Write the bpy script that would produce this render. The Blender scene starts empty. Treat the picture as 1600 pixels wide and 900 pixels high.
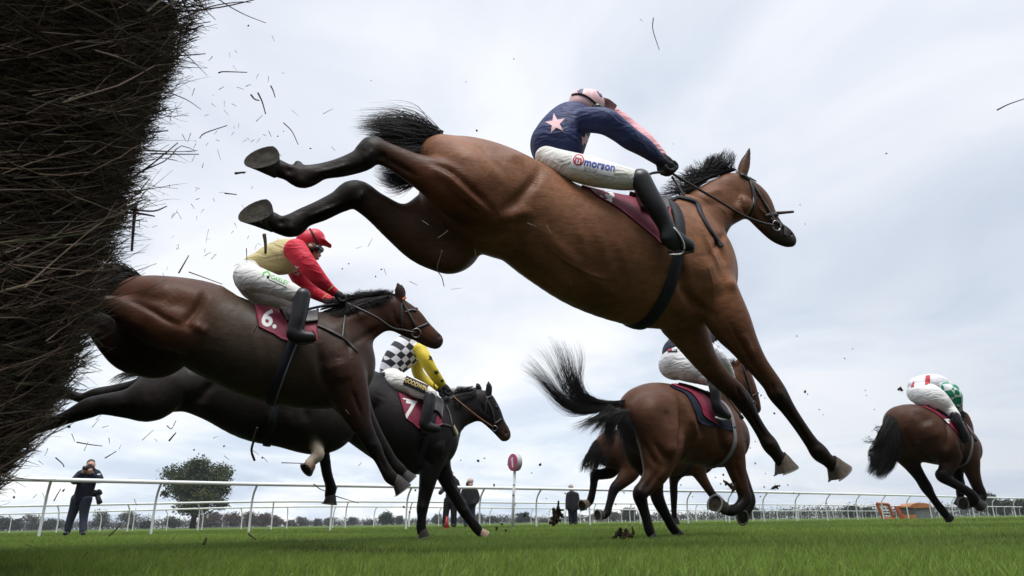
import bpy, bmesh, math, random
import numpy as np
from mathutils import Vector, Matrix
from mathutils.bvhtree import BVHTree

# ------------------------------------------------------------------ camera, sky, sun, exposure
scene = bpy.context.scene
COL = scene.collection
rad = math.radians
FPX = 1067.0                      # focal length in pixels of the 1600 wide photograph
CAM_H = 0.15
PITCH = math.atan((816.5 - 450) / FPX)
ROLL = rad(0.9)

cam_data = bpy.data.cameras.new("camera")
cam_data.sensor_width = 36.0
cam_data.lens = 36.0 * FPX / 1600.0
cam_data.clip_start = 0.02
cam_data.clip_end = 3000.0
cam = bpy.data.objects.new("camera", cam_data)
COL.objects.link(cam)
cam.location = (0, 0, CAM_H)
CAM_ROT = Matrix.Rotation(math.pi / 2 + PITCH, 3, 'X') @ Matrix.Rotation(-ROLL, 3, 'Z')
cam.rotation_euler = CAM_ROT.to_euler()
scene.camera = cam
cam_data.dof.use_dof = False

SUN_EL, SUN_AZ = 72.0, 158.0      # degrees; azimuth clockwise from +Y, sun high behind the camera
world = bpy.data.worlds.new("World")
scene.world = world
world.use_nodes = True
wn = world.node_tree; wn.nodes.clear()
def N(nt, t, **kw):
    n = nt.nodes.new(t)
    for k, v in kw.items():
        setattr(n, k, v)
    return n
def L(nt, a, b):
    nt.links.new(a, b)
w_out = N(wn, 'ShaderNodeOutputWorld')
w_mix = N(wn, 'ShaderNodeMixShader')
w_bg1 = N(wn, 'ShaderNodeBackground'); w_bg2 = N(wn, 'ShaderNodeBackground')
sky = N(wn, 'ShaderNodeTexSky', sky_type='NISHITA')
sky.sun_disc = False
sky.sun_elevation = rad(SUN_EL); sky.sun_rotation = rad(SUN_AZ)
sky.air_density = 1.0; sky.dust_density = 2.0
L(wn, sky.outputs[0], w_bg1.inputs[0]); w_bg1.inputs[1].default_value = 0.10
tc = N(wn, 'ShaderNodeTexCoord')
sep = N(wn, 'ShaderNodeSeparateXYZ'); L(wn, tc.outputs['Generated'], sep.inputs[0])
def M(nt, op, a, b=None, clamp=False):
    n = N(nt, 'ShaderNodeMath', operation=op); n.use_clamp = clamp
    for i, v in enumerate((a, b)):
        if v is None: continue
        if isinstance(v, (int, float)): n.inputs[i].default_value = v
        else: L(nt, v, n.inputs[i])
    return n.outputs[0]
den = M(wn, 'ADD', M(wn, 'MAXIMUM', sep.outputs[2], 0.0), 0.20)
cmb = N(wn, 'ShaderNodeCombineXYZ')
L(wn, M(wn, 'DIVIDE', sep.outputs[0], den), cmb.inputs[0])
L(wn, M(wn, 'DIVIDE', sep.outputs[1], den), cmb.inputs[1])
def wnoise(scale, detail, rough, dist=0.0, off=(0, 0, 0)):
    mp = N(wn, 'ShaderNodeMapping'); mp.inputs['Location'].default_value = off
    L(wn, cmb.outputs[0], mp.inputs[0])
    n = N(wn, 'ShaderNodeTexNoise'); n.inputs['Scale'].default_value = scale
    n.inputs['Detail'].default_value = detail; n.inputs['Roughness'].default_value = rough
    n.inputs['Distortion'].default_value = dist
    L(wn, mp.outputs[0], n.inputs['Vector']); return n.outputs[0]
def ramp(nt, fac, stops):
    r = N(nt, 'ShaderNodeValToRGB'); L(nt, fac, r.inputs[0])
    el = r.color_ramp.elements
    while len(el) < len(stops): el.new(0.5)
    for e, (p, c) in zip(el, stops):
        e.position = p; e.color = (c[0], c[1], c[2], 1)
    return r.outputs[0]
def mixc(nt, fac, a, b, mode='MIX'):
    m = N(nt, 'ShaderNodeMix', data_type='RGBA', blend_type=mode)
    if isinstance(fac, (int, float)): m.inputs[0].default_value = fac
    else: L(nt, fac, m.inputs[0])
    for i, v in ((6, a), (7, b)):
        if isinstance(v, tuple): m.inputs[i].default_value = (v[0], v[1], v[2], 1)
        else: L(nt, v, m.inputs[i])
    return m.outputs[2]
n_big = wnoise(1.25, 6, 0.52, 0.7, (4.6, 2.9, 0))
n_mid = wnoise(1.0, 7, 0.56, 0.9, (7.3, 0.4, 0))
# the high overcast sheet, whitest overhead, with grey bodies low down on the right and bright breaks near the horizon
sheet = ramp(wn, n_big, [(0.34, (0.55, 0.61, 0.71)), (0.44, (0.64, 0.69, 0.775)), (0.53, (0.735, 0.77, 0.835)), (0.64, (0.84, 0.855, 0.89))])
low = M(wn, 'SUBTRACT', 1.0, M(wn, 'MULTIPLY', sep.outputs[2], 3.0), True)
lowcol = ramp(wn, n_mid, [(0.34, (0.50, 0.60, 0.75)), (0.43, (0.63, 0.72, 0.84)), (0.50, (0.80, 0.87, 0.93)), (0.58, (1.0, 1.0, 0.99))])
ccol = mixc(wn, M(wn, 'MULTIPLY', low, 0.85), sheet, lowcol)
rightside = M(wn, 'MULTIPLY', M(wn, 'MULTIPLY', M(wn, 'SUBTRACT', sep.outputs[0], 0.12), 2.2, True), M(wn, 'SUBTRACT', 1.0, M(wn, 'MULTIPLY', sep.outputs[2], 1.75), True), True)
ccol = mixc(wn, M(wn, 'MULTIPLY', rightside, 0.70), ccol, (0.45, 0.50, 0.585))
# an overcast sky is brightest overhead, and the unseen low sky behind the camera is dimmed to cut fill light
zen = M(wn, 'MULTIPLY', M(wn, 'SUBTRACT', sep.outputs[2], .71), 3.6, True)
back = M(wn, 'MULTIPLY', M(wn, 'MULTIPLY', M(wn, 'SUBTRACT', -0.05, sep.outputs[1]), 2.5, True), M(wn, 'SUBTRACT', 1.15, M(wn, 'MULTIPLY', sep.outputs[2], 1.6), True), True)
lum = M(wn, 'MULTIPLY', M(wn, 'ADD', 1.0, M(wn, 'MULTIPLY', zen, 2.0)), M(wn, 'SUBTRACT', 1.0, M(wn, 'MULTIPLY', back, .84)))
vm = N(wn, 'ShaderNodeVectorMath', operation='SCALE'); L(wn, ccol, vm.inputs[0]); L(wn, lum, vm.inputs['Scale'])
L(wn, vm.outputs[0], w_bg2.inputs[0]); w_bg2.inputs[1].default_value = 0.95
w_mix.inputs[0].default_value = 0.93
L(wn, w_bg1.outputs[0], w_mix.inputs[1]); L(wn, w_bg2.outputs[0], w_mix.inputs[2])
L(wn, w_mix.outputs[0], w_out.inputs[0])

sun_d = bpy.data.lights.new("sun", 'SUN'); sun_d.energy = 2.2; sun_d.angle = rad(26); sun_d.color = (1.0, 0.965, 0.92)
sun = bpy.data.objects.new("sun", sun_d); COL.objects.link(sun)
_d = Vector((math.sin(rad(SUN_AZ)) * math.cos(rad(SUN_EL)), math.cos(rad(SUN_AZ)) * math.cos(rad(SUN_EL)), math.sin(rad(SUN_EL))))
sun.location = _d * 50
sun.rotation_euler = _d.to_track_quat('Z', 'Y').to_euler()

scene.view_settings.view_transform = 'Standard'
scene.view_settings.look = 'None'
scene.view_settings.exposure = 0.36
scene.view_settings.gamma = 1.0
scene.view_settings.use_curve_mapping = False
scene.render.engine = 'CYCLES'
scene.cycles.use_denoising = True
scene.cycles.max_bounces = 6
scene.cycles.diffuse_bounces = 3
scene.cycles.transparent_max_bounces = 8

# ------------------------------------------------------------------ helpers
rng = np.random.default_rng(11)
CAMV = np.array([0, 0, CAM_H])
CR = np.array(CAM_ROT)
FWD = CR @ np.array([0, 0, -1.0])
def ray(px, py):
    d = CR @ np.array([(px - 800) / FPX, -(py - 450) / FPX, -1.0])
    return d / np.linalg.norm(d)
def depth_of(P):
    return float(np.dot(np.asarray(P) - CAMV, FWD))
def at(px, py, Y):
    d = ray(px, py); return CAMV + d * (Y / d[1])
def ground(px, Y, z=0.0):
    """point on the turf at the image column px and distance Y"""
    d = ray(px, 816.5 - (px - 800) * math.tan(ROLL)); P = CAMV + d * (Y / d[1]); P[2] = z; return P
def project(P):
    v = CR.T @ (np.asarray(P) - CAMV)
    return 800 + FPX * v[0] / -v[2], 450 - FPX * v[1] / -v[2]

class Frame:
    """a horse's own upright plane: heading h, right side l; image points are traced onto it, offset s to the side"""
    def __init__(self, ax, ay, Y, psi):
        self.A = at(ax, ay, Y); p = rad(psi)
        self.h = np.array([math.cos(p), math.sin(p), 0]); self.l = np.array([math.sin(p), -math.cos(p), 0])
        self.scale = depth_of(self.A) / FPX
    def pt(self, px, py, s=0.0, dd=0.0):
        d = ray(px, py); o = self.A + self.l * s - CAMV
        t = np.dot(o, self.l) / np.dot(d, self.l)
        return CAMV + d * (t + dd)

def tag(o, label=None, cat=None, group=None, kind=None):
    if label: o['label'] = label
    if cat: o['category'] = cat
    if group: o['group'] = group
    if kind: o['kind'] = kind
    return o
def thing(name, loc, label, cat, group=None):
    o = bpy.data.objects.new(name, None); COL.objects.link(o)
    o.location = Vector([float(c) for c in loc]); o.empty_display_size = 0.1
    return tag(o, label, cat, group)
def put(o, parent):
    if parent is not None:
        o.parent = parent
        def wloc(p):
            q = Vector(p.location)
            return q + p.matrix_parent_inverse.translation + wloc(p.parent) if p.parent else q
        o.matrix_parent_inverse = Matrix.Translation(-wloc(parent))
    return o
def mesh_np(name, verts, faces, mat=None, parent=None, smooth=True, cols=None):
    """faces: an (n,3) or (n,4) array or a list of those"""
    verts = np.asarray(verts, dtype=np.float32)
    if not isinstance(faces, list): faces = [faces]
    faces = [np.asarray(f, dtype=np.int32) for f in faces if len(f)]
    me = bpy.data.meshes.new(name)
    me.vertices.add(len(verts)); me.vertices.foreach_set('co', verts.ravel())
    nl = sum(f.size for f in faces); nf = sum(len(f) for f in faces)
    me.loops.add(nl); me.loops.foreach_set('vertex_index', np.concatenate([f.ravel() for f in faces]))
    me.polygons.add(nf)
    tot = np.concatenate([np.full(len(f), f.shape[1]) for f in faces]); st = np.concatenate([[0], np.cumsum(tot)[:-1]])
    me.polygons.foreach_set('loop_start', st.astype(np.int32))
    me.update(calc_edges=True); me.validate()
    if smooth: me.polygons.foreach_set('use_smooth', np.ones(len(me.polygons), dtype=bool))
    if cols is not None:
        a = me.color_attributes.new('col', 'FLOAT_COLOR', 'POINT')
        c = np.ones((len(verts), 4), dtype=np.float32); c[:, :3] = cols
        a.data.foreach_set('color', c.ravel())
    if mat: me.materials.append(mat)
    o = bpy.data.objects.new(name, me); COL.objects.link(o)
    return put(o, parent)

def catmull(P, n):
    """n samples per span through the points P (any width)"""
    P = np.asarray(P, float)
    if len(P) == 2:
        t = np.linspace(0, 1, n + 1)[:, None]; return P[0] * (1 - t) + P[1] * t
    Q = np.vstack([2 * P[0] - P[1], P, 2 * P[-1] - P[-2]]); out = []
    for i in range(len(P) - 1):
        p0, p1, p2, p3 = Q[i:i + 4]
        t = np.linspace(0, 1, n, endpoint=False)[:, None]
        out.append(0.5 * ((2 * p1) + (-p0 + p2) * t + (2 * p0 - 5 * p1 + 4 * p2 - p3) * t ** 2 + (-p0 + 3 * p1 - 3 * p2 + p3) * t ** 3))
    out.append(P[-1:]); return np.vstack(out)
def resample(P, n):
    P = np.asarray(P, float); Q = catmull(P, 8)
    d = np.concatenate([[0], np.cumsum(np.linalg.norm(np.diff(Q[:, :3], axis=0), axis=1))])
    t = np.linspace(0, d[-1], n)
    return np.stack([np.interp(t, d, Q[:, k]) for k in range(Q.shape[1])], 1)

def tube_arrays(S, R, sides=3):
    """S (n,p,3) strands, R (n,p) radii -> verts, quads, end triangles left open"""
    n, p, _ = S.shape
    T = np.gradient(S, axis=1); T /= np.linalg.norm(T, axis=2, keepdims=True) + 1e-9
    ref = np.where(np.abs(T[:, :, 2:3]) > 0.9, np.array([1.0, 0, 0]), np.array([0, 0, 1.0]))
    U = np.cross(T, ref); U /= np.linalg.norm(U, axis=2, keepdims=True) + 1e-9
    W = np.cross(T, U)
    a = np.arange(sides) * 2 * math.pi / sides
    V = S[:, :, None, :] + R[:, :, None, None] * (np.cos(a)[None, None, :, None] * U[:, :, None, :] + np.sin(a)[None, None, :, None] * W[:, :, None, :])
    idx = np.arange(n * p * sides).reshape(n, p, sides); nx = np.roll(idx, -1, axis=2)
    F = np.stack([idx[:, :-1], nx[:, :-1], nx[:, 1:], idx[:, 1:]], axis=-1).reshape(-1, 4)
    return V.reshape(-1, 3), F
def tube(name, P, R, mat, parent=None, sides=8, n=None, cap=True):
    P = np.asarray(P, float); R = np.broadcast_to(np.asarray(R, float), (len(P),))
    Q = np.hstack([P, R[:, None]])
    if n: Q = resample(Q, n)
    V, F = tube_arrays(Q[None, :, :3], Q[None, :, 3], sides)
    fs = [F]
    if cap:
        m = len(V); V = np.vstack([V, Q[0, :3], Q[-1, :3]])
        a = np.arange(sides); b = m - sides + a
        fs.append(np.vstack([np.stack([np.full(sides, m), np.roll(a, -1), a], 1), np.stack([np.full(sides, m + 1), b, np.roll(b, -1)], 1)]))
    return mesh_np(name, V, fs, mat, parent)
def merge(parts):
    """[(verts, [faces...]), ...] -> one verts, faces list"""
    V, f3, f4, o = [], [], [], 0
    for v, fs in parts:
        v = np.asarray(v, float)
        for f in (fs if isinstance(fs, list) else [fs]):
            f = np.asarray(f)
            if not len(f): continue
            (f3 if f.shape[1] == 3 else f4).append(f + o)
        V.append(v); o += len(v)
    out = []
    if f3: out.append(np.vstack(f3))
    if f4: out.append(np.vstack(f4))
    return np.vstack(V), out
def box_arrays(c, ax, ay, az):
    c, ax, ay, az = (np.asarray(v, float) for v in (c, ax, ay, az))
    V = np.array([c + i * ax + j * ay + k * az for i in (-1, 1) for j in (-1, 1) for k in (-1, 1)])
    F = np.array([[0, 1, 3, 2], [4, 6, 7, 5], [0, 4, 5, 1], [2, 3, 7, 6], [0, 2, 6, 4], [1, 5, 7, 3]])
    return V, F

# ---- materials
def new_mat(name):
    m = bpy.data.materials.new(name); m.use_nodes = True
    nt = m.node_tree; b = nt.nodes['Principled BSDF']; return m, nt, b
def obj_noise(nt, scale, detail=4, rough=0.55, stretch=(1, 1, 1), which='Object'):
    t = N(nt, 'ShaderNodeTexCoord'); mp = N(nt, 'ShaderNodeMapping'); mp.inputs['Scale'].default_value = stretch
    L(nt, t.outputs[which], mp.inputs[0])
    n = N(nt, 'ShaderNodeTexNoise'); n.inputs['Scale'].default_value = scale; n.inputs['Detail'].default_value = detail
    n.inputs['Roughness'].default_value = rough; L(nt, mp.outputs[0], n.inputs['Vector']); return n.outputs[0]
def bump(nt, b, h, strength, dist):
    bn = N(nt, 'ShaderNodeBump'); bn.inputs['Strength'].default_value = strength; bn.inputs['Distance'].default_value = dist
    L(nt, h, bn.inputs['Height']); L(nt, bn.outputs[0], b.inputs['Normal'])
def simple(name, col, rough=0.6, spec=0.5, var=0.15, nscale=30, metal=0.0, bmp=0.0, bdist=0.003, sheen=0.0):
    m, nt, b = new_mat(name)
    n = obj_noise(nt, nscale)
    lo = tuple(c * (1 - var) for c in col); hi = tuple(min(1, c * (1 + var)) for c in col)
    L(nt, ramp(nt, n, [(0.3, lo), (0.7, hi)]), b.inputs['Base Color'])
    b.inputs['Roughness'].default_value = rough; b.inputs['Specular IOR Level'].default_value = spec
    b.inputs['Metallic'].default_value = metal
    if sheen: b.inputs['Sheen Weight'].default_value = sheen
    if bmp: bump(nt, b, n, bmp, bdist)
    return m
def vcol_mat(name, rough, spec, var=0.2, nscale=14, bmp=0.2, bdist=0.003, fine=140, sheen=0.0, stretch=(1, 1, 1)):
    m, nt, b = new_mat(name)
    a = N(nt, 'ShaderNodeAttribute'); a.attribute_name = 'col'
    n1 = obj_noise(nt, nscale, 5, 0.6, stretch); n2 = obj_noise(nt, fine, 3, 0.6, stretch)
    v = ramp(nt, n1, [(0.25, (1 - var,) * 3), (0.75, (1 + var,) * 3)])
    c = mixc(nt, 1.0, a.outputs['Color'], v, 'MULTIPLY')
    v2 = ramp(nt, n2, [(0.3, (0.86,) * 3), (0.7, (1.12,) * 3)])
    L(nt, mixc(nt, 1.0, c, v2, 'MULTIPLY'), b.inputs['Base Color'])
    b.inputs['Roughness'].default_value = rough; b.inputs['Specular IOR Level'].default_value = spec
    if sheen: b.inputs['Sheen Weight'].default_value = sheen
    bump(nt, b, mixc(nt, 0.5, n1, n2), bmp, bdist)
    return m
def coat_mat(name):
    """short summer coat: hair lying along the body, uneven tone, specks of mud"""
    m, nt, b = new_mat(name)
    a = N(nt, 'ShaderNodeAttribute'); a.attribute_name = 'col'
    n1 = obj_noise(nt, 3.2, 5, .6); n2 = obj_noise(nt, 26, 4, .6, (.35, 1, 1)); n3 = obj_noise(nt, 120, 3, .6, (.16, 1, 1)); n4 = obj_noise(nt, 75, 2, .5); n5 = obj_noise(nt, 9, 3, .6)
    c = mixc(nt, 1.0, a.outputs['Color'], ramp(nt, n1, [(.28, (.68, .66, .64)), (.5, (1, 1, 1)), (.74, (1.32, 1.28, 1.22))]), 'MULTIPLY')
    c = mixc(nt, 1.0, c, ramp(nt, n2, [(.3, (.84,) * 3), (.7, (1.14,) * 3)]), 'MULTIPLY')
    c = mixc(nt, 1.0, c, ramp(nt, n3, [(.3, (.82,) * 3), (.7, (1.16,) * 3)]), 'MULTIPLY')
    spk = M(nt, 'MULTIPLY', M(nt, 'MULTIPLY', M(nt, 'SUBTRACT', n4, .70), 14, True), M(nt, 'MULTIPLY', M(nt, 'SUBTRACT', n5, .48), 6, True))
    c = mixc(nt, M(nt, 'MULTIPLY', spk, .6), c, (.075, .055, .038))
    L(nt, c, b.inputs['Base Color'])
    b.inputs['Specular IOR Level'].default_value = .11
    L(nt, ramp(nt, n2, [(.3, (.36,) * 3), (.7, (.52,) * 3)]), b.inputs['Roughness'])
    h = M(nt, 'ADD', M(nt, 'ADD', M(nt, 'MULTIPLY', n5, .8), M(nt, 'MULTIPLY', n2, .35)), M(nt, 'MULTIPLY', n3, .22))
    bump(nt, b, h, .55, .010); return m
def cloth_mat(name, rough=0.7, fold=9, bmp=0.55, spec=0.3, stretch=(1, 1, 1)):
    """woven race clothing: colour from the garment, soft folds in the bump"""
    m, nt, b = new_mat(name)
    a = N(nt, 'ShaderNodeAttribute'); a.attribute_name = 'col'
    n1 = obj_noise(nt, fold, 3, 0.5, stretch); n2 = obj_noise(nt, 220, 2)
    w = N(nt, 'ShaderNodeTexWave'); w.inputs['Scale'].default_value = fold * 0.9; w.inputs['Distortion'].default_value = 7
    w.inputs['Detail'].default_value = 2; w.inputs['Detail Scale'].default_value = 1.2
    t = N(nt, 'ShaderNodeTexCoord'); L(nt, t.outputs['Object'], w.inputs['Vector'])
    c = mixc(nt, 1.0, a.outputs['Color'], ramp(nt, n1, [(0.3, (0.9,) * 3), (0.7, (1.06,) * 3)]), 'MULTIPLY')
    L(nt, mixc(nt, 1.0, c, ramp(nt, n2, [(0.3, (0.93,) * 3), (0.7, (1.05,) * 3)]), 'MULTIPLY'), b.inputs['Base Color'])
    b.inputs['Roughness'].default_value = rough; b.inputs['Specular IOR Level'].default_value = spec
    bump(nt, b, mixc(nt, 0.6, n1, w.outputs[0]), bmp, 0.012)
    return m

def breeches_mat(name):
    """thin stretch cloth pulled into uneven creases"""
    m, nt, b = new_mat(name)
    a = N(nt, 'ShaderNodeAttribute'); a.attribute_name = 'col'
    t = N(nt, 'ShaderNodeTexCoord'); mp = N(nt, 'ShaderNodeMapping'); mp.inputs['Scale'].default_value = (1.0, 1.0, 2.4); mp.inputs['Rotation'].default_value = (.3, .6, 0)
    L(nt, t.outputs['Object'], mp.inputs[0])
    h = None
    for sc_, w_ in ((6.5, 1.0), (15, .45)):
        n = N(nt, 'ShaderNodeTexNoise'); n.inputs['Scale'].default_value = sc_; n.inputs['Detail'].default_value = 1.5; n.inputs['Distortion'].default_value = .8
        L(nt, mp.outputs[0], n.inputs['Vector'])
        r_ = M(nt, 'POWER', M(nt, 'SUBTRACT', 1.0, M(nt, 'MULTIPLY', M(nt, 'ABSOLUTE', M(nt, 'SUBTRACT', n.outputs[0], .5)), 4.0), True), 1.6)
        r_ = M(nt, 'MULTIPLY', r_, w_ if sc_ < 10 else .2); h = r_ if h is None else M(nt, 'ADD', h, r_)
    n3 = obj_noise(nt, 260, 2)
    c = mixc(nt, 1.0, a.outputs['Color'], ramp(nt, obj_noise(nt, 9, 4), [(.3, (.88,) * 3), (.65, (1.04,) * 3)]), 'MULTIPLY')
    L(nt, mixc(nt, 1.0, c, ramp(nt, n3, [(.3, (.95,) * 3), (.7, (1.03,) * 3)]), 'MULTIPLY'), b.inputs['Base Color'])
    b.inputs['Roughness'].default_value = .6; b.inputs['Specular IOR Level'].default_value = .3
    bump(nt, b, h, .45, .012); return m

# ---- smooth-union solids on a grid, turned into one skin by surface nets
def surface_nets(Fd, org, vox):
    S = Fd < 0
    nx, ny, nz = Fd.shape
    cells = np.zeros((nx - 1, ny - 1, nz - 1), dtype=np.int8)
    offs = [(i, j, k) for i in (0, 1) for j in (0, 1) for k in (0, 1)]
    for i, j, k in offs:
        cells += S[i:nx - 1 + i, j:ny - 1 + j, k:nz - 1 + k]
    act = (cells > 0) & (cells < 8)
    ci = np.argwhere(act); vid = -np.ones(act.shape, dtype=np.int32); vid[act] = np.arange(len(ci))
    vals = np.stack([Fd[ci[:, 0] + i, ci[:, 1] + j, ci[:, 2] + k] for i, j, k in offs], 1)
    acc = np.zeros((len(ci), 3)); cnt = np.zeros(len(ci))
    for a in range(8):
        for bb in range(a + 1, 8):
            oa, ob = np.array(offs[a]), np.array(offs[bb])
            if np.abs(oa - ob).sum() != 1: continue
            va, vb = vals[:, a], vals[:, bb]; m = (va < 0) != (vb < 0)
            t = va[m] / (va[m] - vb[m])
            acc[m] += oa + t[:, None] * (ob - oa); cnt[m] += 1
    V = org + vox * (ci + acc / cnt[:, None])
    quads = []
    for ax in range(3):
        sl0 = [slice(1, -1)] * 3; sl1 = [slice(1, -1)] * 3
        sl0[ax] = slice(0, -1); sl1[ax] = slice(1, None)
        a, b = S[tuple(sl0)], S[tuple(sl1)]
        e = np.argwhere(a != b); inside = a[tuple(e.T)]
        base = e.copy()
        for d in range(3):
            if d != ax: base[:, d] += 1
        u, v = (ax + 1) % 3, (ax + 2) % 3
        def g(du, dv):
            q = base.copy(); q[:, u] += du; q[:, v] += dv; return vid[tuple(q.T)]
        q = np.stack([g(-1, -1), g(0, -1), g(0, 0), g(-1, 0)], 1)
        q[~inside] = q[~inside][:, ::-1]; quads.append(q)
    return V, np.vstack(quads)
def relax(V, Q, it=1, f=0.5):
    e = np.vstack([Q[:, [0, 1]], Q[:, [1, 2]], Q[:, [2, 3]], Q[:, [3, 0]]])
    for _ in range(it):
        A = np.zeros_like(V); c = np.zeros(len(V))
        np.add.at(A, e[:, 0], V[e[:, 1]]); np.add.at(c, e[:, 0], 1)
        V = V * (1 - f) + f * A / np.maximum(c, 1)[:, None]
    return V

class Chain:
    """a limb: image points with side offset and pixel radius; lf is thickness across the body plane relative to r"""
    def __init__(self, fr, pts, lf=0.85, k=8, sub=False, cols=None, grow=1.0):
        P, ru, cc = [], [], []
        for q in pts:
            s = q[2]; dd = q[5] if len(q) > 5 else 0.0
            w = fr.pt(q[0], q[1], s, dd); P.append(w); ru.append(q[3] * grow * depth_of(w) / FPX)
            cc.append(cols(q[4] if len(q) > 4 else 0) if cols else (0.5, 0.5, 0.5))
        P = np.array(P); ru = np.array(ru); cc = np.array(cc)
        if len(P) == 1: P = np.vstack([P, P + 1e-4]); ru = np.repeat(ru, 2); cc = np.repeat(cc, 2, 0)
        if np.isscalar(lf): lf = np.full(len(P), float(lf))
        D = catmull(np.hstack([P, ru[:, None], np.asarray(lf)[:, None], cc]), 5)
        self.P, self.r, self.lf, self.c = D[:, :3], np.maximum(D[:, 3], 1e-3), D[:, 4], D[:, 5:8]
        self.l = fr.l; self.k = k * fr.scale; self.sub = sub
def solidify(chains, vox, sharp=7.0, it=1):
    pos = [c for c in chains if not c.sub]
    lo = np.min([np.min(c.P - c.r[:, None] * 1.25, axis=0) for c in pos], axis=0) - 4 * vox
    hi = np.max([np.max(c.P + c.r[:, None] * 1.25, axis=0) for c in pos], axis=0) + 4 * vox
    dim = np.ceil((hi - lo) / vox).astype(int) + 1
    BIG = 0.5
    Fd = np.full(dim, BIG, dtype=np.float32)
    X = [lo[d] + vox * np.arange(dim[d]) for d in range(3)]
    def win(a, b):
        i0 = np.maximum(np.floor((a - lo) / vox).astype(int), 0); i1 = np.minimum(np.ceil((b - lo) / vox).astype(int) + 1, dim)
        return i0, i1
    for c in chains:
        mg = c.k + 3 * vox
        R = c.r.max() * np.maximum(1, c.lf.max())
        i0, i1 = win(c.P.min(0) - R - mg, c.P.max(0) + R + mg)
        if np.any(i1 <= i0): continue
        C = np.full(i1 - i0, BIG, dtype=np.float32)
        for s in range(len(c.P) - 1):
            a, b = c.P[s], c.P[s + 1]; ra, rb = c.r[s], c.r[s + 1]; rm = max(ra, rb) * max(1, c.lf[s]) + mg
            j0, j1 = win(np.minimum(a, b) - rm, np.maximum(a, b) + rm)
            j0 = np.maximum(j0, i0); j1 = np.minimum(j1, i1)
            if np.any(j1 <= j0): continue
            x = X[0][j0[0]:j1[0]][:, None, None] - a[0]; y = X[1][j0[1]:j1[1]][None, :, None] - a[1]; z = X[2][j0[2]:j1[2]][None, None, :] - a[2]
            d = b - a; Ld = np.linalg.norm(d) + 1e-9; d = d / Ld
            w = c.l - d * np.dot(c.l, d)
            if np.linalg.norm(w) < 0.15: w = np.cross(d, [0, 0, 1.0])
            w /= np.linalg.norm(w); u = np.cross(d, w)
            pa = x * d[0] + y * d[1] + z * d[2]
            t = np.clip(pa / Ld, 0, 1)
            qa = pa - t * Ld
            qu = x * u[0] + y * u[1] + z * u[2]; qw = x * w[0] + y * w[1] + z * w[2]
            r = ra + t * (rb - ra); lf = c.lf[s]
            e = np.sqrt((qu / r) ** 2 + (qw / (r * lf)) ** 2 + (qa / r) ** 2)
            dist = ((e - 1) * r * min(1.0, lf)).astype(np.float32)
            sl = tuple(slice(j0[m] - i0[m], j1[m] - i0[m]) for m in range(3))
            C[sl] = np.minimum(C[sl], dist)
        sl = tuple(slice(i0[m], i1[m]) for m in range(3)); Fv = Fd[sl]
        if c.sub:
            C = -C; h = np.clip(0.5 - 0.5 * (Fv - C) / c.k, 0, 1); Fd[sl] = Fv * (1 - h) + C * h + c.k * h * (1 - h)
        else:
            h = np.clip(0.5 + 0.5 * (Fv - C) / c.k, 0, 1); Fd[sl] = C * h + Fv * (1 - h) - c.k * h * (1 - h)
    V, Q = surface_nets(Fd, lo, vox)
    V = relax(V, Q, it)
    SP = np.vstack([c.P for c in pos]); SR = np.concatenate([c.r for c in pos]); SC = np.vstack([c.c for c in pos])
    cols = np.zeros((len(V), 3))
    for i in range(0, len(V), 20000):
        v = V[i:i + 20000]
        dd = np.sqrt(((v[:, None, :] - SP[None]) ** 2).sum(2)) / SR[None]
        dd -= dd.min(1, keepdims=True)
        w = np.exp(-sharp * dd); cols[i:i + 20000] = (w @ SC) / w.sum(1, keepdims=True)
    return V, Q, cols

def normals(V, Q):
    n = np.cross(V[Q[:, 2]] - V[Q[:, 0]], V[Q[:, 3]] - V[Q[:, 1]]); A = np.zeros_like(V)
    for k in range(4): np.add.at(A, Q[:, k], n)
    return A / (np.linalg.norm(A, axis=1, keepdims=True) + 1e-12)
def sculpt(V, Q, fr, strokes):
    """press grooves (depth < 0) and raise muscle (depth > 0) along image lines traced on the skin; 'step' lifts one lip over the other"""
    S = Surf((V, Q)); Nn = normals(V, Q); D = np.zeros(len(V)); sc = fr.scale
    for st in strokes:
        pts, w, d = st[0], st[1] * sc, st[2] * sc; step = len(st) > 3
        q = np.array(pts, float); q = resample(np.hstack([q, np.zeros((len(q), 1))]), max(2, int(np.linalg.norm(np.diff(q, axis=0), axis=1).sum() / 4) + 2)) if len(q) > 1 else np.hstack([q, [[0]]])
        H = [S.hit(x, y) for x, y, _ in q]; P = np.array([h[0] for h in H if h]); HN = np.array([h[1] for h in H if h])
        if not len(P): continue
        lo, hi = P.min(0) - 3 * w, P.max(0) + 3 * w
        idx = np.where(((V > lo) & (V < hi)).all(1))[0]
        if not len(idx): continue
        dm = np.linalg.norm(V[idx][:, None] - P[None], axis=2); j = dm.argmin(1); dist = dm[np.arange(len(idx)), j]
        fade = np.ones(len(P))
        if len(P) > 3: fade = np.minimum(1, np.minimum(np.arange(len(P)) + .5, np.arange(len(P))[::-1] + .5) / (len(P) * .3))
        a = d * np.exp(-(dist / w) ** 2) * fade[j] * (np.einsum('ij,ij->i', Nn[idx], HN[j]) > -.2)
        if step:
            T = np.gradient(P, axis=0); side = np.cross(T, HN); side /= np.linalg.norm(side, axis=1, keepdims=True) + 1e-9
            x = np.einsum('ij,ij->i', V[idx] - P[j], side[j]) / w; a = a * np.tanh(x * 2.2)
        D[idx] += a
    return V + Nn * D[:, None]
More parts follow.
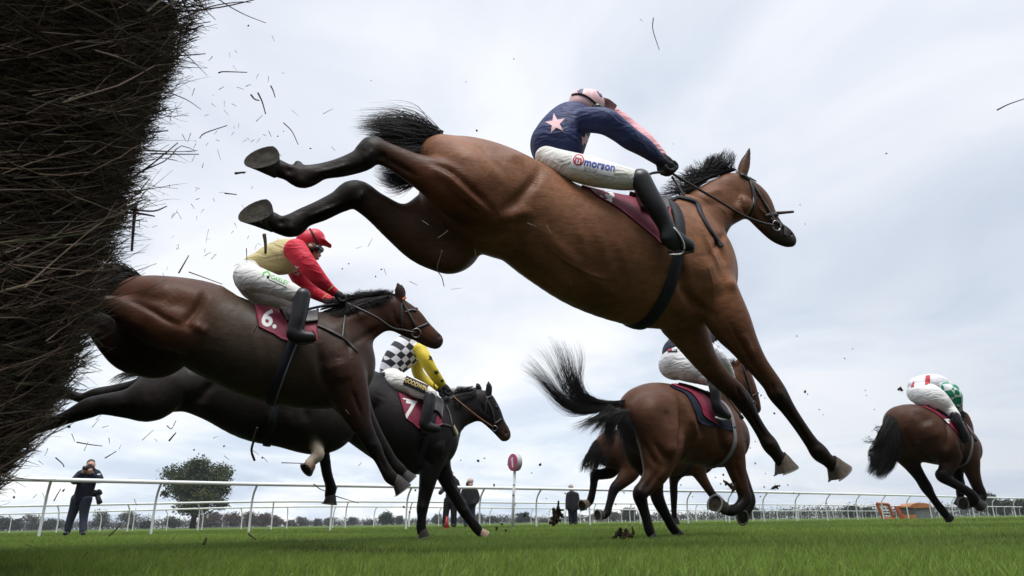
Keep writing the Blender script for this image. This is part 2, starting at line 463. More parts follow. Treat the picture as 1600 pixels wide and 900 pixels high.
class Surf:
    """a built skin one can trace straps, patches and lettering onto"""
    def __init__(self, *vf):
        V, F, o = [], [], 0
        for v, f in vf:
            V.append(np.asarray(v)); F.append(np.asarray(f) + o); o += len(v)
        self.t = BVHTree.FromPolygons([tuple(map(float, p)) for p in np.vstack(V)], np.vstack(F).tolist())
    def hit(self, px, py):
        p, n, i, d = self.t.ray_cast(Vector(CAMV), Vector(ray(px, py)))
        if p is None: return None
        n = np.array(n)
        if np.dot(n, ray(px, py)) > 0: n = -n
        return np.array(p), n
    def near(self, P):
        p, n, i, d = self.t.find_nearest(Vector(P)); return np.array(p), np.array(n)
    def hit_or_near(self, px, py, P):
        h = self.hit(px, py); return h if h is not None else self.near(P)
def ribbon_arrays(P, Nn, hw, th):
    P = np.asarray(P); Nn = np.asarray(Nn); T = np.gradient(P, axis=0); T /= np.linalg.norm(T, axis=1, keepdims=True) + 1e-9
    B = np.cross(T, Nn); B /= np.linalg.norm(B, axis=1, keepdims=True) + 1e-9
    Nn = np.cross(B, T)
    hw = np.broadcast_to(hw, (len(P),))[:, None]
    R = np.stack([P - B * hw - Nn * th, P - B * hw + Nn * th * 0.6, P + Nn * th, P + B * hw + Nn * th * 0.6, P + B * hw - Nn * th], 1)
    m = R.shape[1]; idx = np.arange(len(P) * m).reshape(len(P), m); nx = np.roll(idx, -1, 1)
    F = np.stack([idx[:-1], nx[:-1], nx[1:], idx[1:]], -1).reshape(-1, 4)
    return R.reshape(-1, 3), F
def strap_arrays(surf, fr, pxs, hw_px, th=0.004, s=0.15, lift=0.002, step=3.0):
    """a strap lying on the skin along image points"""
    Q = np.array(pxs, float); n = max(4, int(np.linalg.norm(np.diff(Q, axis=0), axis=1).sum() / step))
    Q = resample(np.hstack([Q, np.zeros((len(Q), 1))]), n)
    P, Nn = [], []
    for x, y, _ in Q:
        h = surf.hit(x, y)
        if h is None or (P and np.linalg.norm(h[0] - P[-1]) > 0.22): h = surf.near(fr.pt(x, y, s) if not P else P[-1] + (fr.pt(x, y, s) - fr.pt(*lastq, s)))
        lastq = (x, y)
        P.append(h[0] + h[1] * (th + lift)); Nn.append(h[1])
    P = np.array(P); Nn = np.array(Nn)
    for _ in range(2):
        P[1:-1] = 0.5 * P[1:-1] + 0.25 * (P[:-2] + P[2:]); Nn[1:-1] = Nn[1:-1] + 0.5 * (Nn[:-2] + Nn[2:])
        Nn /= np.linalg.norm(Nn, axis=1, keepdims=True)
    return ribbon_arrays(P, Nn, hw_px * fr.scale, th)
def strap(name, surf, fr, lines, hw_px, mat, parent, **kw):
    V, F = merge([strap_arrays(surf, fr, l, hw_px, **kw) for l in lines])
    return mesh_np(name, V, F, mat, parent)
def patch(name, surf, fr, top, bot, mat, parent, lift=0.012, th=0.008, n=(26, 14), s=0.2, cols=None, rag=0.0):
    """a cloth lying on the skin between two image curves"""
    A = resample(np.hstack([np.array(top, float), np.zeros((len(top), 1))]), n[0])[:, :2]
    B = resample(np.hstack([np.array(bot, float), np.zeros((len(bot), 1))]), n[0])[:, :2]
    P = np.zeros((n[0], n[1], 3)); Nn = np.zeros_like(P)
    for i in range(n[0]):
        for j in range(n[1]):
            q = A[i] + (B[i] - A[i]) * j / (n[1] - 1)
            p, nn = surf.hit_or_near(q[0], q[1], fr.pt(q[0], q[1], s)); P[i, j] = p; Nn[i, j] = nn
    for _ in range(3):
        for X in (P, Nn):
            X[1:-1, 1:-1] = 0.4 * X[1:-1, 1:-1] + 0.15 * (X[:-2, 1:-1] + X[2:, 1:-1] + X[1:-1, :-2] + X[1:-1, 2:])
    Nn /= np.linalg.norm(Nn, axis=2, keepdims=True) + 1e-9
    O = P + Nn * lift; I = P - Nn * 0.01
    m = n[0] * n[1]; idx = np.arange(m).reshape(n)
    F = np.stack([idx[:-1, :-1], idx[1:, :-1], idx[1:, 1:], idx[:-1, 1:]], -1).reshape(-1, 4)
    rim = np.concatenate([idx[:, 0], idx[-1, 1:], idx[-2::-1, -1], idx[0, -2::-1]])
    side = np.stack([rim[:-1], rim[1:], rim[1:] + m, rim[:-1] + m], 1)
    V = np.vstack([O.reshape(-1, 3), I.reshape(-1, 3)])
    o = mesh_np(name, V, [np.vstack([F, F[:, ::-1] + m, side])], mat, parent)
    return o, (O.reshape(-1, 3), F)
def flat_shape(polys, sub=1.5):
    """2D outlines -> filled, finely split triangles"""
    bm = bmesh.new()
    for pl in polys:
        vs = [bm.verts.new((x, y, 0)) for x, y in pl]; bm.faces.new(vs)
    bmesh.ops.triangulate(bm, faces=bm.faces[:])
    return _split(bm, sub)
def _split(bm, sub):
    for _ in range(6):
        e = [x for x in bm.edges if x.calc_length() > sub]
        if not e: break
        bmesh.ops.subdivide_edges(bm, edges=e, cuts=1); bmesh.ops.triangulate(bm, faces=bm.faces[:])
    bm.verts.ensure_lookup_table(); bm.verts.index_update()
    V = np.array([v.co[:2] for v in bm.verts]); F = np.array([[v.index for v in f.verts] for f in bm.faces])
    bm.free(); return V, F
def text_shape(txt, size, bold=0.0, sub=1.5, shear=0.0, space=1.0):
    cu = bpy.data.curves.new('lettering', 'FONT'); cu.body = txt; cu.size = size; cu.align_x = 'CENTER'; cu.align_y = 'CENTER'
    cu.offset = bold * size; cu.shear = shear; cu.space_character = space; cu.resolution_u = 3
    o = bpy.data.objects.new('lettering', cu); COL.objects.link(o)
    me = bpy.data.meshes.new_from_object(o.evaluated_get(bpy.context.evaluated_depsgraph_get()))
    bm = bmesh.new(); bm.from_mesh(me); bmesh.ops.remove_doubles(bm, verts=bm.verts[:], dist=1e-5); bmesh.ops.triangulate(bm, faces=bm.faces[:])
    r = _split(bm, sub)
    bpy.data.objects.remove(o); bpy.data.curves.remove(cu); bpy.data.meshes.remove(me)
    return r
def decal(name, surf, shape, cx, cy, rot, mat, parent, sx=1.0, sy=1.0, lift=0.0011, skew=0.0):
    """print a flat shape (pixel units, y up) on the skin around the image point cx, cy"""
    V, F = shape; a = rad(rot); P = np.zeros((len(V), 3)); ok = np.zeros(len(V), bool)
    for i, (x, y) in enumerate(V):
        x, y = x * sx + skew * y, y * sy
        u = cx + x * math.cos(a) + y * math.sin(a); v = cy + x * math.sin(a) - y * math.cos(a)
        h = surf.hit(u, v)
        if h: P[i] = h[0] + h[1] * lift - ray(u, v) * lift; ok[i] = True
    if ok.any():
        m = np.median([np.linalg.norm(p - CAMV) for p in P[ok]])
        ok &= np.abs(np.linalg.norm(P - CAMV, axis=1) - m) < 0.35
    F = F[ok[F].all(1)]
    if not len(F): print('decal missed', name, cx, cy); return None
    used = np.unique(F); mp = -np.ones(len(V), int); mp[used] = np.arange(len(used))
    return mesh_np(name, P[used], mp[F], mat, parent)
def star_poly(r, r2=None, rot=90):
    r2 = r2 or r * 0.42
    return [((r if i % 2 == 0 else r2) * math.cos(rad(rot + 36 * i)), (r if i % 2 == 0 else r2) * math.sin(rad(rot + 36 * i))) for i in range(10)]
def disc_poly(r, n=20):
    return [(r * math.cos(2 * math.pi * i / n), r * math.sin(2 * math.pi * i / n)) for i in range(n)]
def rect_poly(w, h):
    return [(-w / 2, -h / 2), (w / 2, -h / 2), (w / 2, h / 2), (-w / 2, h / 2)]

def hair(name, fr, guides, n, w_px, mat, parent, jit=3.0, wave=2.0, pts=9, tip=0.25, seed=1, clumps=24, lenvar=0.25, depth=0.05, extra=None):
    """strands between neighbouring guides; guides are image polylines (px, py, s)"""
    r = np.random.default_rng(seed)
    G = [resample(np.array([fr.pt(*q) for q in g]), pts) for g in guides]
    m = len(G); t = np.linspace(0, 1, pts)
    cu = r.uniform(0, m - 1, clumps); co = r.normal(0, 1, (clumps, 3)) * jit * fr.scale; cph = r.uniform(0, 6.28, (clumps, 2))
    S = np.zeros((n, pts, 3)); R = np.zeros((n, pts))
    for i in range(n):
        c = r.integers(clumps); u = np.clip(cu[c] + r.normal(0, 0.16), 0, m - 1.001); a = int(u); f = u - a
        g = G[a] * (1 - f) + G[min(a + 1, m - 1)] * f
        ln = 1 - r.uniform(0, lenvar)
        g = np.stack([np.interp(t * ln, t, g[:, k]) for k in range(3)], 1)
        u0 = r.uniform(0, m - 1); a0 = int(min(u0, m - 1.001)); f0 = u0 - a0
        root = G[a0][0] * (1 - f0) + G[min(a0 + 1, m - 1)][0] * f0
        g = g + (root - g[0]) * ((1 - t) ** 2)[:, None]
        off = co[c] * t[:, None] + r.normal(0, 0.20, 3) * jit * fr.scale * t[:, None] + fr.l * (r.normal(0, depth) * (0.3 + 0.7 * np.sin(t * 2.2)))[:, None]
        wv = wave * fr.scale * t[:, None] * np.stack([np.sin(5 * t + cph[c, 0]), 0 * t, np.sin(6 * t + cph[c, 1])], 1)
        S[i] = g + off + wv; R[i] = w_px * fr.scale * (0.35 + 0.65 * r.random()) * (1 - t * (1 - tip))
    V, F = tube_arrays(S, R, 3)
    parts = [(V, F)] + (extra or [])
    V, F = merge(parts)
    return mesh_np(name, V, F, mat, parent)
# ------------------------------------------------------------------ the setting: turf, grass, rails, trees
cam_data.dof.use_dof = True; cam_data.dof.focus_distance = 4.2; cam_data.dof.aperture_fstop = 6.3

m_turf, nt, b = new_mat('turf_soil_and_grass')
n1 = obj_noise(nt, 0.35, 5, .6); n2 = obj_noise(nt, 9, 5, .65)
c = mixc(nt, 0.55, ramp(nt, n1, [(.3, (.060, .092, .024)), (.7, (.09, .128, .034))]), ramp(nt, n2, [(.3, (.05, .08, .016)), (.7, (.09, .135, .028))]))
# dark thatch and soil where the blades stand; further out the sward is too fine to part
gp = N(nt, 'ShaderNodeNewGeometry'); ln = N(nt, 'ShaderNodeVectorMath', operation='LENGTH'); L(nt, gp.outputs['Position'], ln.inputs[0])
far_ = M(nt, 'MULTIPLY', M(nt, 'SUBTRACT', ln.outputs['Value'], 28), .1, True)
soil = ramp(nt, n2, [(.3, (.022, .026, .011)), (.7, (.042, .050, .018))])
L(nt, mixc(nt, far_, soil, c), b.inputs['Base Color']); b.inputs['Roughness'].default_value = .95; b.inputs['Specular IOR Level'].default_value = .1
bump(nt, b, n2, 1.0, .05)
# one sheet, finer near the camera, out past the horizon
xs = np.sign(np.linspace(-1, 1, 61)) * np.abs(np.linspace(-1, 1, 61)) ** 3 * 1500
ys = np.concatenate([[-30, -8, -2], np.linspace(0, 1, 60) ** 3 * 2200])
GX, GY = np.meshgrid(xs, ys, indexing='ij'); idx = np.arange(GX.size).reshape(GX.shape)
F = np.stack([idx[:-1, :-1], idx[1:, :-1], idx[1:, 1:], idx[:-1, 1:]], -1).reshape(-1, 4)
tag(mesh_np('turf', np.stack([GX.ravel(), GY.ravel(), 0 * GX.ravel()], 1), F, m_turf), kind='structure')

m_grass, nt, b = new_mat('grass_blades')
a = N(nt, 'ShaderNodeAttribute'); a.attribute_name = 'col'
L(nt, a.outputs['Color'], b.inputs['Base Color']); b.inputs['Roughness'].default_value = .55; b.inputs['Specular IOR Level'].default_value = .25
tl = N(nt, 'ShaderNodeBsdfTranslucent'); L(nt, a.outputs['Color'], tl.inputs[0])
ms = N(nt, 'ShaderNodeMixShader'); ms.inputs[0].default_value = .45
L(nt, b.outputs[0], ms.inputs[1]); L(nt, tl.outputs[0], ms.inputs[2]); L(nt, ms.outputs[0], nt.nodes['Material Output'].inputs[0])
def blades(n, y0, y1, hmin, hmax, w, seed):
    r = np.random.default_rng(seed)
    y = np.sqrt(r.uniform(y0 ** 2, y1 ** 2, n)); x = r.uniform(-1, 1, n) * (y * 0.86 + 0.3)
    # worn, divoted strip where the field lands and gallops
    wear = np.sin(x * 2.1 + np.sin(y * 1.7)) * np.sin(y * 1.3 + x * .6)
    big = np.sin(x * 0.8 + 1.3 * np.sin(y * .5)) * .5 + np.sin(y * .9 + x * .35) * .5
    h = r.uniform(hmin, hmax, n) * (1 + .25 * big) * np.where(wear > .75, .55, 1)
    a = r.uniform(0, 2 * math.pi, n); ca, sa = np.cos(a), np.sin(a)
    ln = r.normal(.25, .35, n) * h; la = r.normal(.4, 1.0, n)
    ww = w * r.uniform(.6, 1.3, n) * np.maximum(1, y / 5.0)
    B = np.stack([x, y, np.full(n, -.004)], 1); W = np.stack([ca, sa, 0 * ca], 1) * ww[:, None]
    mid = B + np.stack([np.cos(la) * ln * .3, np.sin(la) * ln * .3, h * .6], 1); top = B + np.stack([np.cos(la) * ln, np.sin(la) * ln, h], 1)
    V = np.stack([B - W, B + W, mid - W * .75, mid + W * .75, top], 1).reshape(-1, 3)
    i = np.arange(n)[:, None] * 5
    Q = i + np.array([[0, 1, 3, 2]]); T = i + np.array([[2, 3, 4]])
    base = np.array([.175, .255, .042]); yel = np.array([.19, .20, .07]); dk = np.array([.095, .160, .030])
    t = np.clip(r.normal(.48 + .30 * big, .20, n), 0, 1)[:, None]
    c = dk * (1 - t) + base * t * 1.35
    y_ = r.random(n) < .10; c[y_] = yel * r.uniform(.7, 1.2, (y_.sum(), 1))
    br = (wear > .70) & (r.random(n) < .45); c[br] = np.array([.085, .070, .034])
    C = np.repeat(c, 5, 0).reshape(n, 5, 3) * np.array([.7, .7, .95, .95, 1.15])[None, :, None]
    return V, Q, T, C.reshape(-1, 3)
Vs, Fq, Ft, Cs, o_ = [], [], [], [], 0
for args in ((70000, 1.45, 3.2, .020, .048, .0016, 1), (110000, 3.2, 7, .022, .052, .0019, 2), (110000, 7, 15, .025, .055, .0022, 3), (80000, 15, 36, .025, .06, .0026, 4)):
    V, Q, T, C = blades(*args); Vs.append(V); Fq.append(Q + o_); Ft.append(T + o_); Cs.append(C); o_ += len(V)
tag(mesh_np('grass', np.vstack(Vs), [np.vstack(Ft), np.vstack(Fq)], m_grass, smooth=False, cols=np.vstack(Cs)), kind='stuff')

# ---- running rails
M_RAIL = simple('white_plastic_rail', (.74, .75, .72), .38, .5, .06, 3)
def rail_line(label, pd, post_px=None, spacing=2.6, H=1.17, r=.047, maxp=99, dmax=999, track=-1, arm=.30):
    P = resample(np.array([np.append(ground(px, d)[:2], [0]) for px, d in pd]), 160)
    root = thing('running_rail', P[0], label, 'rail fence', 'white running rails')
    T = P.copy(); T[:, 2] = H
    tube('rail', T, r, M_RAIL, root, 10)
    seg = np.concatenate([[0], np.cumsum(np.linalg.norm(np.diff(P[:, :2], axis=0), axis=1))])
    if post_px is not None:
        pxs = np.array([project(p)[0] for p in P]); s = [np.interp(q, pxs, seg) for q in post_px]
        last = s[-1]; 
        while len(s) < maxp and last + spacing < seg[-1]: last += spacing; s.append(last)
    else: s = np.arange(.6, seg[-1], spacing)[:maxp]
    z = np.array([0, .25, .5, .74, .93, 1.03, 1.08]) * H / 1.17; off = np.array([1, 1, .99, .93, .72, .42, .02]) * arm
    q = np.stack([0 * z, off, np.append(z[:-1], H - r * .6)], 1)
    V, Fp = tube_arrays(resample(q, 14)[None], np.full((1, 14), .028), 8)
    me = None
    for v in s:
        p = np.array([np.interp(v, seg, P[:, k]) for k in range(3)]); i = min(np.searchsorted(seg, v), len(P) - 1); d = P[i] - P[i - 1]
        if me is None:
            o = mesh_np('post', V, Fp, M_RAIL); me = o.data
        else: o = bpy.data.objects.new('post', me); COL.objects.link(o)
        o.location = Vector(p); o.rotation_euler = (0, 0, math.atan2(d[1], d[0]))
        put(o, root)
    return root
rail_line('nearest white running rail, thickest and highest, crossing in front of the photographer',
          [(-260, 13.6), (-90, 14.3), (62, 15.2), (240, 16.6), (394, 18), (522, 19.2), (640, 20.5), (757, 21.8), (847, 23), (931, 24.3), (1050, 26.2), (1160, 28.2), (1300, 32), (1450, 38), (1600, 47), (1800, 62)],
          [-110, 62, 240, 394, 522, 641, 757, 847, 931, 1010, 1085, 1150, 1205, 1256, 1304, 1351, 1391, 1430, 1466, 1500, 1532, 1563, 1596], maxp=23)
rail_line('second white running rail, middle of three, behind the photographer',
          [(-150, 32.5), (0, 32), (200, 31.5), (400, 31), (560, 33), (700, 36), (840, 40), (1000, 46), (1240, 57), (1400, 72), (1600, 100)], spacing=3.3, maxp=48, arm=.22)
rail_line('farthest white running rail, lowest and thinnest of the three',
          [(-150, 49), (0, 47), (200, 43), (400, 40), (560, 42), (780, 52), (1000, 72), (1200, 100), (1500, 170)], spacing=2.7, maxp=62, arm=.25)

# ---- trees
def leaf_mat(name, cols):
    m, nt, b = new_mat(name)
    a = N(nt, 'ShaderNodeAttribute'); a.attribute_name = 'col'
    n = obj_noise(nt, .5, 3); L(nt, mixc(nt, 1, a.outputs['Color'], ramp(nt, n, [(.3, (.8,) * 3), (.7, (1.2,) * 3)]), 'MULTIPLY'), b.inputs['Base Color'])
    b.inputs['Roughness'].default_value = .7; b.inputs['Specular IOR Level'].default_value = .15; return m
M_LEAF = leaf_mat('leaves', None)
M_BARK = simple('bark', (.045, .036, .028), .9, .2, .4, 6)
def leaf_cloud(C, R, n, size, c0, c1, r, fill=.35, scat=.12):
    """leaf-sized faces through ellipsoid clumps C (k,3), radii R (k,3)"""
    k = len(C); w = np.prod(R, 1) ** .66; i = r.choice(k, n, p=w / w.sum())
    d = r.normal(0, 1, (n, 3)); d /= np.linalg.norm(d, axis=1, keepdims=True)
    P = C[i] + d * R[i] * (r.uniform(fill, 1.0, n) ** .5)[:, None] + r.normal(0, scat, (n, 3)) * R[i].mean(1)[:, None]
    u = r.normal(0, 1, (n, 3)); u /= np.linalg.norm(u, axis=1, keepdims=True); v = np.cross(u, r.normal(0, 1, (n, 3))); v /= np.linalg.norm(v, axis=1, keepdims=True)
    s = size * r.uniform(.5, 1.3, n)[:, None]
    V = np.stack([P - u * s, P - v * s * .6, P + u * s, P + v * s * .6], 1).reshape(-1, 3)
    F = np.arange(4 * n).reshape(n, 4)
    t = np.clip(r.normal(.5, .25, n) + .25 * np.sin(i * 7.3), 0, 1)[:, None]
    return V, F, np.repeat(np.array(c0) * (1 - t) + np.array(c1) * t, 4, 0)
def limb_arrays(base, tops, r0, r):
    S, R = [], []
    for t, k, st in tops:
        a = base + np.array([0, 0, st]); m = (a + t) / 2 + r.normal(0, .06, 3) * np.linalg.norm(t - a)
        Q = resample(np.array([a, m, t]), 8); S.append(Q); R.append(np.linspace(r0 * k, r0 * k * .25, 8))
    return tube_arrays(np.array(S), np.array(R), 6)
def oak():
    D = 112.0; sc = D / math.cos(0) / FPX
    base = ground(301, D); root = thing('oak_tree', base, 'large rounded autumn oak standing alone beyond the rails', 'tree')
    r = np.random.default_rng(4)
    k = .98
    cl = [(318, 726, 14, 10), (300, 733, 17, 11), (330, 734, 18, 12), (343, 744, 14, 12), (288, 744, 19, 11), (312, 748, 24, 15), (345, 757, 14, 12), (275, 754, 14, 8), (298, 762, 22, 12), (328, 764, 22, 13), (350, 766, 9, 10), (270, 764, 10, 8), (283, 772, 16, 9), (312, 776, 24, 12), (336, 777, 18, 9), (290, 786, 20, 8), (314, 790, 20, 9), (334, 788, 13, 7), (300, 798, 18, 5), (322, 798, 14, 4), (266, 772, 7, 6), (346, 781, 9, 6), (305, 741, 22, 20), (320, 752, 26, 22), (296, 755, 24, 16)]
    C, R = [], []
    for px, py, rx, ry in cl:
        p = at(px, py, D); C.append(p + np.array([0, r.normal(0, 2.2), 0])); R.append([rx * sc * k, rx * sc * .9, ry * sc * k])
    C, R = np.array(C), np.array(R)
    V, F, cc = leaf_cloud(C, R, 21000, .19, (.028, .042, .013), (.066, .072, .020), r, .05, .22)
    mesh_np('crown', V, F, M_LEAF, root, False, cc)
    tops = [(c, .32, r.uniform(1.5, 4)) for c in C]
    tv = limb_arrays(base, tops, .55, r)
    trunk = tube_arrays(resample(np.array([[*base, .5], [*(base + [0, 0, 1.2]), .4], [*(base + [.15, 0, 4]), .35], [*(base + [.4, 0, 7.5]), .2]]), 12)[None, :, :3], np.linspace(.50, .14, 12)[None], 9)
    V, F = merge([tv, trunk]); mesh_np('trunk', V, F, M_BARK, root)
oak()
# far trees and bushes: px left, px right, px top, distance, colour kind, label
G_, A_, B_, E_ = ((.030, .044, .022), (.060, .074, .040)), ((.065, .042, .030), (.105, .066, .044)), ((.060, .058, .050), (.105, .098, .080)), ((.024, .034, .024), (.044, .054, .034))
FT = [(-14, 17, 811, 230, E_, 'dark green tree at the far left edge of the horizon'), (15, 34, 813, 235, E_, 'small dark tree second from the left on the horizon'), (33, 66, 808, 230, B_, 'bare rounded grey tree left of the photographer'), (60, 92, 813, 225, E_, 'dark bushy tree touching the left of the photographer'),
      (143, 176, 801, 200, B_, 'thin half bare tree right of the photographer'), (180, 228, 802, 200, B_, 'wide half bare tree between photographer and oak'), (216, 236, 817, 200, E_, 'low dark bush under the half bare trees'), (255, 282, 811, 210, G_, 'small green tree left of the oak trunk'),
      (305, 330, 809, 240, A_, 'russet tree just right of the oak trunk'), (322, 352, 803, 240, A_, 'tall russet tree second in the russet row'), (346, 376, 804, 240, A_, 'russet tree in the middle of the russet row'), (372, 402, 803, 240, A_, 'russet tree fourth in the russet row'), (396, 424, 806, 240, A_, 'russet tree fifth in the russet row'), (418, 441, 809, 240, A_, 'russet tree ending the russet row on the right'),
      (442, 461, 814, 260, B_, 'small grey tree right of the russet row'), (461, 484, 810, 260, B_, 'rounded grey tree behind the black horse hind legs'), (489, 502, 813, 260, B_, 'tiny grey tree left of the dangling dark hoof'), (502, 522, 810, 260, B_, 'grey tree behind the dangling dark hoof'),
      (543, 559, 810, 260, B_, 'grey tree below the front hooves of number 6'), (569, 584, 813, 260, B_, 'low grey tree left of the dark evergreen'), (588, 617, 802, 210, E_, 'dark evergreen dome by the landing black horse'), (616, 632, 808, 260, B_, 'bare tree right of the dark evergreen'),
      (674, 690, 805, 250, B_, 'bare tree left of the man with the red cone'), (712, 728, 806, 250, B_, 'bare tree between the man and woman'), (738, 758, 805, 250, B_, 'bare tree right of the woman'), (756, 780, 809, 250, G_, 'low green tree left of the number 1 sign'),
      (804, 828, 804, 220, E_, 'dark small tree just right of the number 1 sign'), (840, 862, 812, 260, B_, 'low grey tree under the middle rail'), (948, 968, 802, 230, B_, 'bare tree behind the bay legs'), (968, 998, 798, 190, E_, 'dark bush behind the planted hind leg'), (1150, 1190, 791, 170, E_, 'dark tall tree left of the leaping hoof'),
      (1318, 1348, 792, 190, E_, 'dark round tree left of the orange frame'), (1345, 1364, 796, 200, E_, 'dark tree behind the orange lattice frame'), (1538, 1562, 775, 160, G_, 'tall green tree behind the leading horse hooves'), (1555, 1586, 786, 160, G_, 'bushy green tree near the right edge'), (1584, 1612, 785, 160, G_, 'green tree at the far right edge')]
def far_tree(x0, x1, yt, D, cols, label, seed):
    r = np.random.default_rng(seed); sc = D / FPX
    cx = (x0 + x1) / 2; base = ground(cx, D); w = (x1 - x0) / 2 * sc * 1.3
    hz = 816.5 - (cx - 800) * math.tan(ROLL); h = (hz - yt) * sc + .15
    root = thing('far_tree', base, label, 'tree', 'far trees on the horizon')
    k = 15; C, R = [], []
    for i in range(k):
        a = r.uniform(0, 6.28); u = r.uniform(.1, .72); zz = r.uniform(.25, .92)
        C.append(base + np.array([math.cos(a) * w * u * (1.2 - zz * .6), math.sin(a) * w * u, h * zz])); q = w * r.uniform(.18, .46); R.append([q, q, min(h * .26, q * 1.2)])
    C.append(base + np.array([w * r.uniform(-.2, .2), 0, h * .42])); R.append([w * .6, w * .6, h * .36])
    n = 2600 if cols is not B_ else 2200
    V, F, c = leaf_cloud(np.array(C), np.array(R), n, .26 if cols is not B_ else .22, cols[0], cols[1], r, .0, .16)
    mesh_np('crown', V, F, M_LEAF, root, False, c)
    tops = [(q, .4, h * .08) for q in C[:8]]
    V, F = limb_arrays(base, tops, max(.12, h * .035), r); T = tube_arrays(np.linspace(base, base + [0, 0, h * .5], 6)[None], np.linspace(h * .035, h * .015, 6)[None], 6)
    V, F = merge([(V, F), T]); mesh_np('trunk', V, F, M_BARK, root)
for i, a in enumerate(FT): far_tree(*a, 100 + i)
# the far woodland strip that reads as one mass along the horizon
r = np.random.default_rng(31); C, R = [], []
for px in np.arange(-120, 1760, 5.5):
    D = 290 if px < 900 else 250
    p = ground(px, D + r.uniform(-15, 15)); hh = r.uniform(1.7, 2.9) if px < 1170 else r.uniform(2.6, 4.0)
    if 60 < px < 140 or 225 < px < 300: hh += 1.2
    C.append(p + [0, 0, hh * .45]); R.append([r.uniform(1.5, 2.6), 2.2, hh * .6])
V, F, c = leaf_cloud(np.array(C), np.array(R), 60000, .30, (.045, .050, .038), (.085, .082, .062), r, .0, .25)
tag(mesh_np('woodland', V, F, M_LEAF, None, False, c), kind='stuff')

# ---- the brush fence, close on the left, leaning over the camera
fx = np.array([-.615, .788, 0]); fn = np.array([.788, .615, 0])          # along the fence, and out of its landing face
prof_z = np.array([-.05, .10, .24, .40, .55, .75, .92, 1.06, 1.20, 1.32, 1.45, 1.55, 1.65, 1.74]); prof_o = np.array([-.09, -.085, -.023, .069, .114, .135, .145, .163, .174, .18, .19, .21, .25, .26])
P0 = np.array([-1.10, 1.50, 0])
def face(t, z): return P0 + fx * t + fn * (np.interp(z, prof_z, prof_o))+ np.array([0, 0, z])
root = thing('brush_fence', P0 - fn * .4, 'tall dark brush fence of packed birch twigs filling the left edge', 'fence')
m_tw, nt, b = new_mat('birch_twigs'); a = N(nt, 'ShaderNodeAttribute'); a.attribute_name = 'col'
L(nt, mixc(nt, 1, a.outputs['Color'], ramp(nt, obj_noise(nt, 22, 3), [(.3, (.6,) * 3), (.7, (1.35,) * 3)]), 'MULTIPLY'), b.inputs['Base Color']); b.inputs['Roughness'].default_value = .8; b.inputs['Specular IOR Level'].default_value = .25
ts = np.linspace(.10, 4.5, 40); zs = np.linspace(-.05, 1.70, 14)
def hull(off): return np.array([[face(t, z) - fn * off for z in zs] for t in ts])
A, B = hull(.06), hull(.75); r = np.random.default_rng(8); A += r.normal(0, .022, A.shape)
ring = np.concatenate([A, B[:, ::-1]], 1); m = ring.shape[1]; idx = np.arange(40 * m).reshape(40, m); nx = np.roll(idx, -1, 1)
F = np.stack([idx[:-1], nx[:-1], nx[1:], idx[1:]], -1).reshape(-1, 4)
caps = [np.array([[idx[e, i], idx[e, i + 1], idx[e, m - 2 - i], idx[e, m - 1 - i]] for i in range(13)]) for e in (0, -1)]
mesh_np('packed_core', ring.reshape(-1, 3), np.vstack([F] + caps), simple('packed_brush', (.026, .019, .013), .95, .1, .6, 40, bmp=1, bdist=.05), root)
def twigs(n, seed, lmin, lmax, rmin, rmax, out, tmin=-.02, tmax=2.6, zmin=-.03, zmax=1.76, spread=.30, end=False, pts=6, nside=1):
    r = np.random.default_rng(seed); S, R, C = [], [], []
    for i in range(n):
        t = r.uniform(tmin, tmax) if r.random() < .75 else r.uniform(tmin, .8); z = r.uniform(zmin, zmax)
        if end: t = 0.0
        Ln = r.uniform(lmin, lmax); d = fn * .80 + np.array([0, 0, .40]) + r.normal(0, spread, 3); d /= np.linalg.norm(d)
        if d @ fn < .45: d = fn * .75 + np.array([0, 0, .5]); d /= np.linalg.norm(d)
        tip = face(t, z) + fn * r.uniform(-.10, 1) ** 3 * out
        if end: tip = face(0, z) - fn * r.uniform(0, .72) - fx * r.uniform(-.09, .03)
        a = tip - d * Ln; bend = r.normal(0, .05, 3) * Ln * .9
        u = np.linspace(0, 1, pts)[:, None]; q = a * (1 - u) + tip * u + np.sin(u * 3.1) * bend + r.normal(0, .006, (pts, 3)) * u
        rr = r.uniform(rmin, rmax); S.append(q); R.append(rr * (1 - .65 * u[:, 0]))
        c = np.array([.062, .042, .028]) * r.uniform(.3, 1.8)
        if r.random() < .10: c = np.array([.036, .042, .014]) * r.uniform(.6, 1.2)
        if r.random() < .12: c = np.array([.17, .14, .10]) * r.uniform(.6, 1.2)
        C.append(np.repeat(c[None], pts * 3, 0))
        if r.random() < nside:                                             # a side shoot
            k = r.integers(2, pts - 1); d2 = d + r.normal(0, .32, 3); d2 /= np.linalg.norm(d2); l2 = Ln * r.uniform(.15, .4)
            S.append(q[k] + u * d2 * l2 + np.sin(u * 3) * r.normal(0, .03, 3) * l2); R.append(rr * .55 * (1 - .7 * u[:, 0])); C.append(C[-1])
    V, F = tube_arrays(np.array(S), np.array(R), 3); return V, F, np.vstack(C)
pr = [twigs(5500, 41, .12, .32, .0012, .0024, .035, spread=.45), twigs(2600, 46, .2, .45, .0014, .0026, .04, spread=.26), twigs(1900, 42, .2, .5, .0022, .0044, .05, nside=1, spread=.30), twigs(160, 43, .2, .35, .0012, .0024, .13, tmin=0, tmax=.5, zmin=.75, zmax=1.6, nside=1, spread=.28), twigs(4200, 44, .12, .40, .0008, .0020, 0, end=True), twigs(900, 45, .25, .5, .0018, .0040, 0, end=True)]
V, F = merge([(p[0], p[1]) for p in pr])
tag(mesh_np('birch_twigs', V, F, m_tw, root, True, np.vstack([p[2] for p in pr])), kind='stuff')
